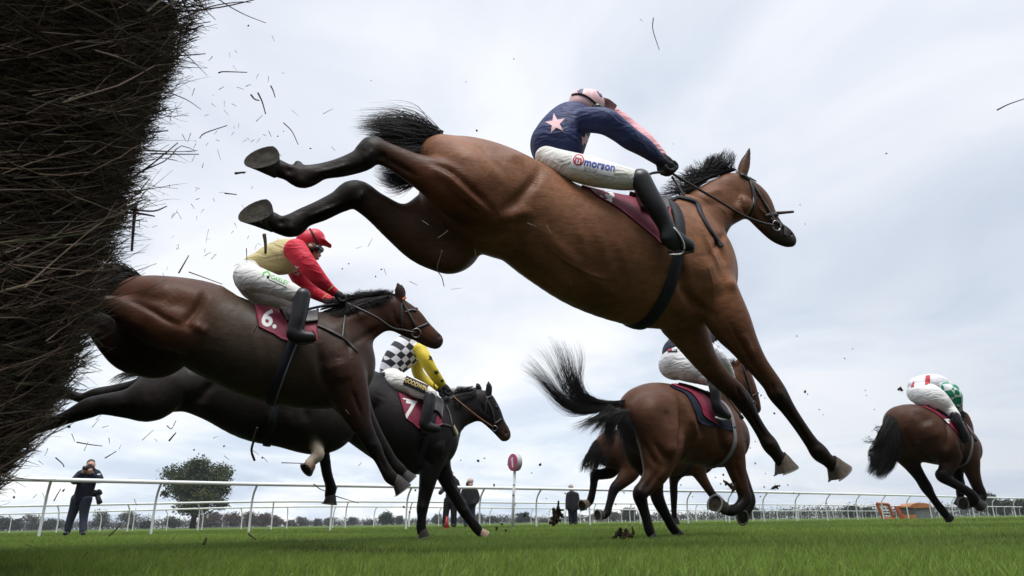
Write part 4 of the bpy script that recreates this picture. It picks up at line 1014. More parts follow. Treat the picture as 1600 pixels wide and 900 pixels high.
h6 = [
    CH(F6, [(218, 474, 0, 42), (256, 490, 0, 60), (310, 502, 0, 64), (340, 522, 0, 67, (.058, .040, .028)), (405, 549, 0, 71, (.052, .037, .027)), (462, 561, 0, 74, (.050, .034, .025)), (512, 566, 0, 72, (.048, .031, .023)), (530, 578, 0, 46, (.045, .028, .021))], pal6, lf=[.85, .85, .86, .9, .9, .86, .72, .7], k=10),
    CH(F6, [(215, 455, .1, 22), (250, 465, .14, 32), (300, 480, .15, 30), (335, 490, .13, 20)], pal6, lf=.8, k=12),
    CH(F6, [(528, 525, 0, 44, .5), (565, 500, 0, 36, .5), (598, 487, 0, 28, .5)], pal6, lf=[.6, .5, .5], k=10),
    CH(F6, [(618, 490, 0, 27, .5), (638, 502, 0, 25, .4), (655, 515, 0, 19.5, .2), (671, 527, 0, 16, .2), (679, 532, 0, 14, 3)], pal6, lf=.52, k=6),
    CH(F6, [(626, 466, .04, 7, .8), (624, 455, .04, 7.5, .8), (622, 442, .04, 2, 1)], pal6, lf=.55, k=3),
    CH(F6, [(628, 464, -.07, 6, .8), (628, 455, -.07, 6, .8), (627, 445, -.07, 2, 1)], pal6, lf=.55, k=3),
    CH(F6, [(300, 515, .16, 38), (255, 506, .18, 38), (215, 492, .17, 27, .3), (180, 479, .16, 17, .45), (152, 474, .16, 14, .7), (125, 490, .16, 10, 1), (100, 505, .16, 10, 1), (80, 515, .16, 11, 1), (65, 508, .16, 8, 1)], pal6, lf=.75, k=5),
    CH(F6, [(255, 535, -.12, 50, .5), (220, 540, -.15, 46, .6), (190, 530, -.15, 34, .6), (155, 508, -.15, 20, .7), (128, 494, -.15, 14, .9), (110, 520, -.15, 10, 1), (88, 532, -.15, 10, 1), (70, 538, -.15, 9, 1)], pal6, lf=.75, k=6),
    CH(F6, [(242, 560, -.1, 29, .5)], pal6, lf=.8, k=14),
    CH(F6, [(505, 520, .1, 26, .5), (525, 560, .15, 36, .5), (538, 590, .15, 34, .5), (552, 630, .14, 26, .6), (562, 658, .14, 18, .8), (576, 684, .14, 13, 1), (584, 699, .14, 12, 1), (594, 718, .14, 9, 1), (604, 736, .14, 9.5, 1), (610, 745, .14, 10.5, 1), (618, 752, .14, 9, 1)], pal6, lf=.8, k=7),
    CH(F6, [(540, 610, -.12, 34, .6), (562, 645, -.12, 21, .8), (582, 676, -.12, 14, 1), (596, 698, -.12, 12, 1), (612, 720, -.12, 9, 1), (622, 732, -.12, 10, 1), (630, 740, -.12, 9, 1)], pal6, lf=.8, k=7),
]
H6, S6 = horse('dark bay horse jumping beside the brush fence with saddle cloth number 6', F6.pt(420, 822), F6, h6, strokes=ST6)
nostril(S6, F6, 686, 526, 2.6, H6)
hoof(F6, (619, 753, .14), (628, 767, .14), (18, 2), 10, 14, H6)
hoof(F6, (631, 743, -.12), (639, 753, -.12), (16, 3), 9, 12.5, H6)
hoof(F6, (62, 505, .16), (50, 495, .16), (-12, 0), 9, 13, H6); hoof(F6, (66, 540, -.15), (54, 540, -.15), (-12, 4), 9, 13, H6)
eye(S6, F6, 651, 482, 3.2, H6)
hair('mane', F6, [[(500, 484, 0), (508, 474, 0), (505, 468, 0)], [(530, 472, 0), (535, 464, 0), (532, 460, 0)], [(560, 467, 0), (563, 461, 0), (560, 457, 0)], [(590, 463, 0), (592, 458, 0), (588, 454, 0)], [(622, 461, 0), (618, 457, 0), (612, 453, 0)]], 1100, .75, M_HAIR, H6, jit=2.4, wave=1.2, clumps=50, seed=7, depth=.03)
hair('mane', F6, [[(505, 486, .06), (510, 496, .10), (512, 505, .13)], [(540, 474, .06), (543, 484, .1), (545, 490, .12)], [(575, 466, .06), (577, 474, .08), (578, 480, .1)], [(615, 462, .05), (612, 470, .07), (608, 474, .08)]], 900, .75, M_HAIR, H6, jit=2.0, wave=1, clumps=40, seed=8, depth=.01)
hair('tail', F6, [[(222, 432, 0), (200, 416, 0), (175, 422, 0), (150, 445, 0)], [(215, 436, 0), (195, 424, 0), (172, 432, 0), (148, 460, 0)], [(208, 445, 0), (190, 438, 0), (172, 446, 0), (155, 470, 0)], [(203, 455, 0), (188, 446, 0), (175, 455, 0), (160, 475, 0)]], 800, 1.1, M_HAIR, H6, jit=4, wave=1.5, clumps=30, seed=9, depth=.04)
o, sf = patch('saddle_cloth', S6, F6, [(397, 476), (425, 482), (450, 492), (480, 494), (495, 500)], [(404, 511), (425, 521), (446, 532), (475, 533), (496, 528)], M_MAROON, H6)
SC6 = Surf(sf)
decal('number', SC6, text_shape('6.', 37, 0.03, 3), 422, 499, 14, M_WHITEPRINT, o, sx=1.0)
patch('saddle', S6, F6, [(436, 484), (465, 482), (498, 490)], [(448, 505), (472, 508), (496, 506)], M_LEATHER, H6, lift=.035)
girth_ring('girth', S6, F6, (478, 490), (424, 630), 8, M_GIRTH, H6, th=.008)
girth_ring('girth_edging', S6, F6, (484, 490), (430, 630), 1.0, M_GREYSTRAP, H6, th=.012)
br = strap('bridle', S6, F6, [[(628, 470), (635, 484), (643, 498), (650, 512)], [(627, 474), (627, 492), (628, 511)], [(652, 512), (662, 509), (671, 504)], [(650, 486), (640, 484), (634, 488)]], 2.0, M_LEATHER, H6, th=.004)
M_ORANGE = simple('orange_leather', (0.55, 0.10, 0.02), 0.5)
strap('browband', S6, F6, [[(628, 468), (634, 465), (642, 464)]], 1.8, M_ORANGE, H6, th=.006)
bit_ring(F6, S6, 650, 520, 7.5, br)
strap('breastplate', S6, F6, [[(496, 509), (508, 514), (522, 521), (540, 532), (558, 550)]], 2.6, M_LEATHER, H6, th=.005)
strap('neck_strap', S6, F6, [[(542, 478), (538, 500), (535, 526)]], 2.0, M_LEATHER, H6, th=.004)
line3(F6, [(540, 473, .06), (560, 482, .12), (588, 496, .14), (612, 512, .13), (630, 516, .1), (648, 520, .1)], 2.0, M_LEATHER, 'rein', H6)
line3(F6, [(470, 486, .12), (500, 479, .1), (535, 474, .08)], 2.2, M_LEATHER, 'rein', H6)

# ---- the dark horse behind number 6, one white leg
FA_ = Frame(400, 630, 5.7, 20)
palA = palette((0.022, 0.018, 0.016), (0.008, 0.007, 0.006), white=(0.62, 0.53, 0.41))
STA = [([(338, 592), (318, 612), (296, 638)], 7, -6), ([(300, 630), (330, 635)], 9, 3), ([(280, 600)], 20, 3), ([(215, 640), (180, 640)], 5, -2), ([(470, 620), (480, 660)], 8, -4), ([(420, 640), (425, 670)], 7, 2), ([(450, 640), (455, 675)], 7, 2)]
hA = [
    CH(FA_, [(262, 608, 0, 36), (300, 604, 0, 40), (345, 614, 0, 46), (400, 632, 0, 55), (450, 643, 0, 55), (500, 655, 0, 54), (522, 655, 0, 36)], palA, lf=.85, k=8),
    CH(FA_, [(258, 600, .12, 36), (238, 622, .15, 36), (205, 630, .15, 24, .4), (160, 632, .15, 16, 1), (138, 638, .15, 16, 1), (105, 652, .15, 11, 1), (78, 662, .15, 10, 1), (55, 668, .15, 11, 1)], palA, lf=.8, k=7),
    CH(FA_, [(250, 595, -.12, 24), (215, 603, -.13, 12, 1), (180, 612, -.13, 11.5, 1), (150, 618, -.13, 12, 1), (128, 622, -.13, 8, 1), (105, 616, -.13, 7, 1), (85, 620, -.13, 8, 1)], palA, lf=.8, k=5),
    CH(FA_, [(515, 630, 0, 30), (528, 595, 0, 22), (534, 582, 0, 17)], palA, lf=.55, k=6),
    CH(FA_, [(534, 580, 0, 15), (540, 595, 0, 13), (546, 612, 0, 9)], palA, lf=.6, k=4),
    CH(FA_, [(470, 640, .13, 26), (483, 660, .15, 15, 1), (488, 671, .15, 12, 1), (490, 677, .15, 10, 2), (491, 682, .15, 9.5, 2), (494, 698, .15, 9.5, 2), (497, 710, .15, 10, 2), (489, 719, .15, 8.5, 2), (484, 724, .15, 8.5, 2)], palA, lf=.85, k=5),
    CH(FA_, [(490, 660, -.13, 26), (500, 690, -.13, 11, 1), (506, 710, -.13, 9, 1), (511, 740, -.13, 8, 1), (516, 757, -.13, 8, 1), (517, 765, -.13, 9, 1), (515, 774, -.13, 8, 1)], palA, lf=.85, k=5),
]
HA, SA = horse('black horse with one white front sock leaping behind number 6, saddle hidden', FA_.pt(400, 822), FA_, hA, strokes=STA)
M_PINKHOOF = simple('pink_hoof_horn', (0.22, 0.13, 0.09), 0.6, 0.3, 0.4, 60, bmp=0.4)
hoof(FA_, (485, 726, .15), (479, 733, .15), (-4, 14), 9, 12, HA, M_PINKHOOF, tilt=.5)
hoof(FA_, (515, 776, -.13), (513, 787, -.13), (3, 10), 8.5, 11, HA)
hoof(FA_, (53, 668, .15), (40, 668, .15), (-8, 6), 9, 12, HA); hoof(FA_, (83, 620, -.13), (72, 622, -.13), (-8, 6), 8, 11, HA)
hair('tail', FA_, [[(248, 592, 0), (222, 582, 0), (195, 584, 0), (180, 595, 0)], [(246, 594, 0), (215, 586, 0), (185, 590, 0), (165, 605, 0)]], 110, .6, M_HAIR, HA, jit=4, wave=2, clumps=12, seed=12, depth=.03)
girth_ring('girth', SA, FA_, (440, 590), (418, 690), 6, M_GIRTH, HA, th=.008)
line3(FA_, [(402, 668, .28), (396, 690, .2), (393, 705, .1), (398, 720, .08)], 1.8, M_LEATHER, 'loose_strap', HA)

# ---- number 7, just landed
F7 = Frame(640, 660, 6.7, 18)
pal7 = palette((0.015, 0.013, 0.0135), (0.007, 0.006, 0.006), muzzle=(0.05, 0.032, 0.022))
ST7 = [([(592, 622), (580, 648), (572, 676)], 7, -6), ([(560, 620)], 18, 3), ([(655, 690), (662, 712), (676, 730)], 6, -5), ([(685, 690), (692, 712)], 10, 4), ([(700, 690), (690, 715)], 4, -3), ([(715, 680), (728, 668), (742, 655)], 5, -3), ([(750, 628), (756, 642), (765, 650)], 3, -2), ([(776, 634)], 4, 2), ([(791, 676)], 2.4, -3), ([(780, 678), (789, 686)], 1.3, -1.6), ([(664, 755), (661, 785)], 3, -2), ([(706, 745), (722, 775)], 3, -2), ([(660, 793)], 5, 2), ([(728, 798)], 5, 2)]
h7 = [
    CH(F7, [(536, 622, 0, 44), (562, 630, 0, 55), (592, 650, 0, 58), (630, 672, 0, 60), (660, 682, 0, 57), (678, 690, 0, 31)], pal7, lf=[.85, .88, .9, .9, .8, .75], k=8),
    CH(F7, [(694, 654, 0, 33), (719, 641, 0, 27), (745, 632, 0, 23)], pal7, lf=[.6, .52, .52], k=9),
    CH(F7, [(756, 633, 0, 21), (766, 647, 0, 18.5), (776, 662, 0, 14), (785, 674, 0, 12, 3), (788, 679, 0, 11, 3)], pal7, lf=.54, k=5),
    CH(F7, [(764, 614, .05, 5), (764, 605, .05, 5.5), (763, 596, .05, 1.5)], pal7, lf=.6, k=2),
    CH(F7, [(749, 610, -.08, 5), (747, 604, -.08, 5), (745, 599, -.08, 1.5)], pal7, lf=.6, k=2),
    CH(F7, [(525, 640, .13, 36), (490, 655, .14, 20), (452, 652, .14, 11, 1), (430, 655, .14, 9, 1), (400, 668, .14, 7, 1), (388, 672, .14, 8, 1), (378, 668, .14, 6, 1)], pal7, lf=.8, k=6),
    CH(F7, [(525, 640, -.13, 34), (490, 645, -.14, 18), (455, 640, -.14, 10, 1), (430, 648, -.14, 8, 1), (405, 655, -.14, 7, 1), (390, 655, -.14, 7, 1)], pal7, lf=.8, k=6),
    CH(F7, [(522, 650, 0, 22)], pal7, lf=1, k=8),
    CH(F7, [(680, 672, .14, 26), (677, 708, .15, 22), (671, 738, .15, 16, .4), (666, 764, .15, 12, 1), (662, 783, .15, 10, 1), (660, 794, .15, 9.5, 1), (659, 808, .15, 7.5, 1), (658, 820, .15, 8, 1), (659, 830, .15, 8, 1)], pal7, lf=.85, k=6),
    CH(F7, [(682, 700, -.13, 23), (690, 730, -.13, 15, .4), (702, 758, -.13, 11.5, 1), (715, 781, -.13, 9.2, 1), (724, 797, -.13, 9, 1), (733, 810, -.13, 7.5, 1), (743, 823, -.13, 8, 1), (750, 832, -.13, 7, 1)], pal7, lf=.85, k=6),
]
H7, S7 = horse('black horse landing on its front feet with saddle cloth number 7', F7.pt(640, 836), F7, h7, strokes=ST7)
nostril(S7, F7, 790, 675, 1.8, H7)
hoof(F7, (659, 829, .15), (661, 840, .15), (10, 0), 7.5, 9, H7)
hoof(F7, (750, 832, -.13), (758, 839, -.13), (10, 3), 6.5, 8.5, H7, M_HOOFPALE)
hoof(F7, (376, 668, .14), (368, 664, .14), (-8, -2), 6.5, 9, H7); hoof(F7, (388, 655, -.14), (380, 653, -.14), (-8, 0), 6.5, 9, H7)
eye(S7, F7, 776, 636, 2.4, H7)
hair('mane', F7, [[(695, 626, 0), (700, 616, 0), (700, 610, 0)], [(710, 619, 0), (714, 611, 0), (714, 606, 0)], [(725, 615, 0), (727, 609, 0), (725, 605, 0)], [(748, 609, 0), (744, 605, 0), (738, 604, 0)]], 700, .5, M_HAIR, H7, jit=2, wave=1, clumps=26, seed=14, depth=.02)
hair('mane', F7, [[(692, 628, .06), (698, 640, .1), (700, 648, .12)], [(715, 618, .06), (718, 628, .1), (720, 634, .11)], [(745, 610, .05), (742, 618, .07), (740, 622, .08)]], 600, .5, M_HAIR, H7, jit=2, wave=1, clumps=20, seed=15, depth=.01)
hair('tail', F7, [[(505, 592, 0), (480, 585, 0), (455, 600, 0), (440, 625, 0)], [(500, 600, 0), (475, 600, 0), (452, 615, 0), (440, 640, 0)]], 300, .8, M_HAIR, H7, jit=4, clumps=16, seed=16)
o, sf = patch('saddle_cloth', S7, F7, [(621, 613), (640, 620), (665, 625), (690, 634)], [(634, 654), (645, 661), (658, 670), (690, 664)], M_MAROON, H7)
SC7 = Surf(sf)
decal('number', SC7, text_shape('7', 39, 0.03, 2.5), 640, 641, 10, M_WHITEPRINT, o, sx=.85)
decal('trim_line', SC7, flat_shape([rect_poly(13, 2)], 2), 636, 624, 12, M_WHITEPRINT, o)
patch('saddle', S7, F7, [(655, 622), (675, 620), (690, 630)], [(662, 640), (680, 645), (688, 655)], M_LEATHER, H7, lift=.04)
girth_ring('girth', S7, F7, (676, 632), (645, 735), 4.5, M_GIRTH, H7, th=.008)
br = strap('bridle', S7, F7, [[(758, 619), (764, 632), (770, 645), (773, 664)], [(759, 623), (768, 619)], [(760, 625), (759, 636), (757, 647)], [(772, 662), (778, 660), (783, 655)]], 1.6, M_LEATHER, H7, th=.004)
bit_ring(F7, S7, 773, 669, 4.2, br)
M_TANREIN = simple('tan_rein', (0.16, 0.06, 0.025), 0.5)
line3(F7, [(706, 618, .08), (730, 638, .14), (752, 655, .13), (770, 667, .1)], 1.3, M_TANREIN, 'rein', H7)
strap('breastplate', S7, F7, [[(684, 662), (695, 664), (707, 667)], [(697, 634), (703, 648), (706, 664)]], 1.7, M_LEATHER, H7, th=.005)
strap('breast_pad', S7, F7, [[(706, 666), (709, 672), (712, 679)]], 3.2, simple('cream_sheepskin', (0.45, 0.42, 0.30), .9), H7, th=.012)

# ---- the galloping bay seen from behind
FG = Frame(1050, 670, 5.9, 26)
palG = palette((0.078, 0.034, 0.018), (0.008, 0.0065, 0.006))
STG = [([(1060, 612), (1068, 645), (1064, 690), (1056, 722)], 6, -8), ([(1004, 688), (1014, 710), (1028, 728)], 4, -4), ([(1022, 690), (1034, 708), (1044, 722)], 4, -4), ([(1012, 660)], 22, 3), ([(1050, 702)], 10, 5), ([(1078, 645), (1086, 672), (1084, 690)], 6, 5), ([(1092, 650), (1098, 685)], 6, -3), ([(1030, 735), (1014, 758), (1004, 768)], 4, -3), ([(1040, 730), (1028, 750)], 5, 3), ([(1122, 660), (1128, 695), (1138, 720)], 6, -5), ([(1145, 690)], 10, 3), ([(1150, 725), (1158, 755)], 3, -2.5), ([(1000, 775), (1008, 805)], 2.6, -2), ([(1000, 768)], 6, 2.5), ([(985, 660), (992, 700)], 6, -3), ([(1040, 640), (1050, 670)], 9, -3), ([(1110, 700), (1112, 720)], 6, 1.5), ([(1160, 590), (1170, 615)], 3, 2), ([(1152, 590), (1160, 610)], 3, -2)]
hG = [
    CH(FG, [(1012, 652, 0, 50), (1030, 660, 0, 62), (1060, 663, 0, 58), (1095, 672, 0, 54), (1125, 682, 0, 46), (1140, 684, 0, 26)], palG, lf=[.95, .95, .95, .95, .9, .85], k=9),
    CH(FG, [(1018, 650, .18, 36), (1032, 685, .2, 38), (1030, 712, .2, 30), (1024, 740, .2, 20, .15), (1010, 760, .2, 14, .6), (1000, 772, .2, 12.5, 1), (1004, 790, .2, 9.5, 1), (1010, 810, .2, 8, 1), (1014, 826, .2, 8.5, 1), (1017, 834, .2, 7.5, 1)], palG, lf=.85, k=7),
    CH(FG, [(985, 660, -.18, 18), (1000, 705, -.18, 26, .6), (1020, 740, -.18, 17, .6), (1025, 768, -.18, 12, .8), (1030, 785, -.18, 10.5, 1), (1042, 808, -.18, 8, 1), (1050, 823, -.18, 8, 1), (1056, 831, -.18, 7, 1)], palG, lf=.85, k=7),
    CH(FG, [(1120, 668, .12, 26), (1136, 690, .15, 26), (1146, 716, .15, 19), (1153, 742, .15, 14, .2), (1160, 764, .15, 11, .6), (1164, 779, .15, 11, 1), (1155, 792, .15, 8.5, 1), (1143, 798, .15, 8.5, 1), (1132, 796, .15, 8, 1)], palG, lf=.9, k=6),
    CH(FG, [(1130, 690, -.1, 24), (1150, 730, -.1, 15, .4), (1166, 765, -.1, 10, 1), (1171, 783, -.1, 10, 1), (1166, 798, -.1, 8, 1)], palG, lf=.9, k=6),
    CH(FG, [(1128, 660, 0, 30), (1140, 620, 0, 23), (1152, 588, 0, 18)], palG, lf=.7, k=8),
    CH(FG, [(1155, 581, 0, 18), (1166, 602, 0, 16), (1176, 625, 0, 12), (1180, 637, 0, 10, .6)], palG, lf=.75, k=4),
    CH(FG, [(1150, 568, .05, 4), (1156, 562, .06, 4), (1158, 556, .06, 1.5)], palG, lf=.6, k=2),
    CH(FG, [(1140, 568, -.05, 4), (1134, 564, -.06, 4), (1131, 560, -.06, 1.5)], palG, lf=.6, k=2),
    CH(FG, [(1088, 638, .02, 14, .1), (1110, 642, .02, 14, .1)], palG, lf=1, k=10),
]
HG, SG = horse('brown horse galloping away with its black tail flung up, rider in white breeches', FG.pt(1050, 840), FG, hG, strokes=STG)
hoof(FG, (1017, 834, .2), (1019, 844, .2), (6, 2), 7, 8.5, HG)
hoof(FG, (1056, 831, -.18), (1062, 839, -.18), (9, 2), 6.5, 8, HG)
hoof(FG, (1131, 796, .15), (1117, 788, .15), (4, -13), 9.5, 14, HG, tilt=.75)
hoof(FG, (1165, 799, -.1), (1160, 808, -.1), (2, 10), 8.5, 11.5, HG, tilt=1.6)
hair('tail', FG, [[(985, 632, .02), (950, 640, .02), (905, 648, .02), (872, 628, .02), (845, 598, .0), (812, 584, 0)], [(980, 630, 0), (945, 637, 0), (900, 640, 0), (865, 612, 0), (840, 580, 0), (812, 564, 0)], [(978, 628, 0), (940, 634, 0), (900, 634, 0), (870, 600, 0), (848, 565, 0), (830, 542, 0)], [(978, 627, 0), (940, 632, 0), (902, 628, 0), (878, 592, 0), (862, 555, 0), (848, 532, 0)], [(980, 626, 0), (940, 630, 0), (906, 622, 0), (888, 585, 0), (878, 548, 0), (866, 527, 0)], [(982, 625, 0), (942, 629, 0), (910, 620, 0), (898, 585, 0), (890, 550, 0), (882, 525, 0)], [(985, 624, 0), (945, 628, 0), (912, 616, 0), (903, 590, 0), (912, 570, 0), (904, 535, 0)]], 1100, .5, M_HAIR, HG, jit=3.0, wave=2.6, clumps=60, seed=21, depth=.03, lenvar=.35, tip=.12)
hair('tail', FG, [[(955, 636, .06), (935, 648, .06), (908, 662, .06), (884, 676, .06)], [(950, 632, .05), (938, 652, .05), (930, 664, .05), (918, 680, .05)], [(966, 640, .07), (952, 655, .07), (946, 668, .07), (938, 690, .07)], [(972, 640, .08), (955, 660, .08), (950, 690, .08), (940, 720, .08)], [(978, 640, .1), (972, 668, .12), (966, 700, .1), (958, 722, .08)], [(982, 640, .1), (982, 670, .14), (978, 705, .14), (974, 728, .1)], [(988, 640, .12), (990, 670, .16), (988, 700, .14), (985, 722, .1)]], 1000, .55, M_HAIR, HG, jit=2.2, wave=1.6, clumps=24, seed=22, depth=.03, lenvar=.4, tip=.12)
patch('saddle_pad', SG, FG, [(1046, 603), (1062, 604), (1080, 606), (1108, 624), (1140, 660)], [(1050, 606), (1072, 618), (1086, 645), (1094, 661), (1146, 673)], M_NAVYPAD, HG, lift=.012)
o, sf = patch('saddle_cloth', SG, FG, [(1048, 603), (1064, 603), (1082, 606), (1106, 626), (1118, 648)], [(1054, 606), (1078, 616), (1092, 634), (1098, 650), (1120, 664)], M_MAROON, HG, lift=.022)
patch('saddle', SG, FG, [(1060, 599), (1085, 600), (1112, 618)], [(1075, 605), (1100, 615), (1118, 640)], M_LEATHER, HG, lift=.045)
girth_ring('girth', SG, FG, (1110, 632), (1112, 732), 2.8, M_GREYSTRAP, HG, th=.008)
br = strap('bridle', SG, FG, [[(1160, 571), (1166, 590), (1172, 610), (1176, 627)], [(1170, 622), (1184, 614)]], 1.5, M_LEATHER, HG, th=.005)
bit_ring(FG, SG, 1177, 630, 4, br)
strap('browband', SG, FG, [[(1161, 572), (1167, 577)]], 1.8, simple('blue_band', (0.02, 0.05, 0.25), .5), HG, th=.006)
hair('mane', FG, [[(1128, 600, 0), (1130, 590, 0), (1128, 585, 0)], [(1140, 575, 0), (1142, 566, 0), (1140, 560, 0)], [(1150, 568, 0), (1148, 562, 0), (1146, 558, 0)]], 120, .7, M_HAIR, HG, jit=2, clumps=14, seed=23, depth=.02)

# ---- the bay running behind it
FB = Frame(1000, 720, 8.2, 20)
palB = palette((0.085, 0.038, 0.021), (0.009, 0.007, 0.007))
hB = [
    CH(FB, [(955, 702, 0, 28), (985, 704, 0, 33), (1025, 706, 0, 33), (1065, 710, 0, 33), (1092, 715, 0, 26)], palB, lf=.85, k=6),
    CH(FB, [(985, 700, .13, 26), (985, 733, .14, 17), (972, 752, .14, 11, .5), (960, 764, .14, 8.5, 1), (953, 785, .14, 6.2, 1), (949, 800, .14, 6.5, 1), (943, 806, .14, 6, 1)], palB, lf=.85, k=5),
    CH(FB, [(955, 700, -.13, 20), (957, 733, -.13, 11.5, .6), (941, 741, -.13, 8.5, 1), (930, 742, -.13, 8, 1), (927, 762, -.13, 6, 1), (923, 780, -.13, 6.3, 1), (919, 787, -.13, 5.6, 1)], palB, lf=.85, k=5),
    CH(FB, [(1085, 718, .12, 20), (1093, 740, .12, 11), (1106, 762, .12, 7.5, .6), (1116, 776, .12, 6.5, 1), (1126, 786, .12, 5, 1)], palB, lf=.85, k=5),
    CH(FB, [(1060, 725, -.12, 18), (1053, 750, -.12, 8, .6), (1053, 772, -.12, 6.3, 1), (1053, 795, -.12, 5, 1), (1054, 812, -.12, 5, 1)], palB, lf=.85, k=5),
    CH(FB, [(1095, 705, 0, 20), (1115, 690, 0, 16), (1132, 684, 0, 12)], palB, lf=.6, k=5),
    CH(FB, [(1133, 682, 0, 11), (1143, 692, 0, 9.5), (1149, 701, 0, 7, .5), (1153, 707, 0, 6, 1)], palB, lf=.6, k=3),
]
HB, SB = horse('bay horse half hidden behind the brown galloping horse, only legs and tail clear', FB.pt(1000, 826), FB, hB)
hoof(FB, (942, 806, .14), (934, 806, .14), (-1, -9), 6.5, 8.5, HB, tilt=.8)
hoof(FB, (918, 788, -.13), (910, 791, -.13), (-3, -9), 6.3, 8.5, HB, M_HOOFPALE, tilt=.8)
hoof(FB, (1054, 811, -.12), (1055, 819, -.12), (6, 1), 5.2, 7, HB); hoof(FB, (1127, 787, .12), (1133, 792, .12), (5, 2), 5.2, 7, HB)
hair('tail', FB, [[(950, 682, 0), (935, 685, 0), (920, 705, 0), (908, 730, 0)], [(952, 684, .03), (940, 692, .03), (925, 715, .03), (914, 740, .03)], [(955, 690, .05), (945, 702, .05), (932, 722, .05), (922, 742, .05)], [(957, 692, .05), (952, 705, .05), (946, 722, .05), (938, 735, .05)]], 900, .55, M_HAIR, HB, jit=2.2, clumps=20, seed=25, depth=.03)
girth_ring('girth', SB, FB, (1075, 680), (1062, 744), 3, M_GIRTH, HB, th=.008)

# ---- the leader far right
FR = Frame(1450, 680, 8.8, 14)
palR = palette((0.056, 0.025, 0.014), (0.007, 0.006, 0.006))
STR_ = [([(1472, 642), (1484, 675), (1478, 712)], 5, -6), ([(1416, 668), (1424, 695), (1450, 716), (1470, 722)], 5, -4), ([(1440, 660), (1462, 690)], 14, 3), ([(1474, 705)], 8, 4), ([(1500, 690), (1506, 715)], 4, -3), ([(1468, 738)], 5, 2), ([(1430, 640), (1455, 665)], 9, -3), ([(1426, 700), (1440, 690)], 6, 2)]
hR = [
    CH(FR, [(1412, 664, 0, 30), (1428, 674, 0, 42), (1452, 680, 0, 43), (1480, 690, 0, 38), (1500, 700, 0, 30), (1508, 705, 0, 20)], palR, lf=.95, k=8),
    CH(FR, [(1435, 660, .15, 26), (1460, 684, .2, 30), (1478, 702, .2, 24, .1), (1482, 722, .2, 15, .3), (1476, 738, .2, 10.5, .9), (1472, 744, .2, 10, 1), (1488, 754, .2, 8, 1), (1504, 763, .2, 7.5, 1), (1518, 773, .2, 8, 1), (1524, 782, .2, 7.5, 1)], palR, lf=.85, k=6),
    CH(FR, [(1405, 680, -.15, 24, .4), (1412, 705, -.17, 19, .6), (1424, 725, -.17, 13, .8), (1438, 746, -.17, 9.5, 1), (1447, 761, -.17, 9.5, 1), (1455, 774, -.17, 7, 1), (1464, 787, -.17, 6.5, 1), (1472, 797, -.17, 7, 1), (1478, 805, -.17, 6.5, 1)], palR, lf=.85, k=6),
    CH(FR, [(1500, 690, .1, 22), (1512, 715, .13, 17), (1519, 737, .13, 11.5, .2), (1526, 757, .13, 9, .8), (1533, 774, .13, 8.5, 1), (1526, 784, .13, 7, 1), (1515, 787, .13, 6.5, 1)], palR, lf=.9, k=5),
    CH(FR, [(1490, 715, -.1, 16, .6), (1497, 744, -.1, 8, .8), (1500, 756, -.1, 7.5, 1), (1500, 770, -.1, 6, 1), (1501, 780, -.1, 5.5, 1)], palR, lf=.9, k=5),
    CH(FR, [(1502, 690, 0, 20), (1506, 668, 0, 15), (1504, 654, 0, 12)], palR, lf=.7, k=6),
    CH(FR, [(1504, 655, 0, 11), (1508, 664, -.1, 9), (1511, 674, -.1, 7)], palR, lf=.7, k=3),
]
HR, SR = horse('dark bay horse leading at the far right, tail hanging, rider crouched in white', FR.pt(1450, 816), FR, hR, strokes=STR_)
hoof(FR, (1478, 805, -.17), (1484, 812, -.17), (8, 2), 6, 7.5, HR)
hoof(FR, (1526, 785, .2), (1534, 793, .2), (8, 5), 7.5, 9.5, HR)
hoof(FR, (1513, 787, .13), (1505, 788, .13), (0, -9), 7.5, 10, HR, tilt=1.6)
hoof(FR, (1501, 780, -.1), (1499, 789, -.1), (-2, 7), 5.5, 7.5, HR)
hair('tail', FR, [[(1388, 648, .03), (1380, 665, .03), (1372, 690, .03), (1365, 720, .03), (1358, 740, .03)], [(1390, 650, .05), (1386, 672, .05), (1382, 700, .05), (1374, 728, .05), (1368, 745, .05)], [(1394, 652, .07), (1394, 680, .1), (1390, 710, .08), (1382, 735, .05), (1372, 746, .05)], [(1400, 656, .1), (1404, 678, .12), (1402, 700, .1), (1394, 720, .06), (1386, 735, .06)]], 2600, .6, M_HAIR, HR, jit=2.4, clumps=30, seed=27, depth=.03)
hair('tail', FR, [[(1382, 664, .04), (1372, 662, .04), (1368, 670, .04)], [(1376, 685, .04), (1358, 690, .04), (1348, 684, .04)], [(1374, 690, .04), (1360, 698, .04), (1357, 715, .04)], [(1370, 700, .04), (1360, 712, .04), (1362, 735, .04)]], 60, .7, M_HAIR, HR, jit=1.5, wave=2, clumps=6, seed=28, depth=.02)
o, sf = patch('saddle_cloth', SR, FR, [(1436, 630), (1456, 636), (1475, 642), (1494, 655), (1508, 672)], [(1442, 636), (1458, 644), (1474, 656), (1490, 672), (1507, 692)], M_MAROON, HR)
decal('number', Surf(sf), text_shape('2', 22, .04, 2), 1481, 655, 38, M_WHITEPRINT, o, sx=1, sy=.6)
girth_ring('girth', SR, FR, (1488, 655), (1490, 730), 1.5, M_GREYSTRAP, HR, th=.008)
patch('saddle', SR, FR, [(1450, 632), (1472, 638), (1496, 652)], [(1460, 640), (1478, 652), (1498, 668)], M_LEATHER, HR, lift=.035)
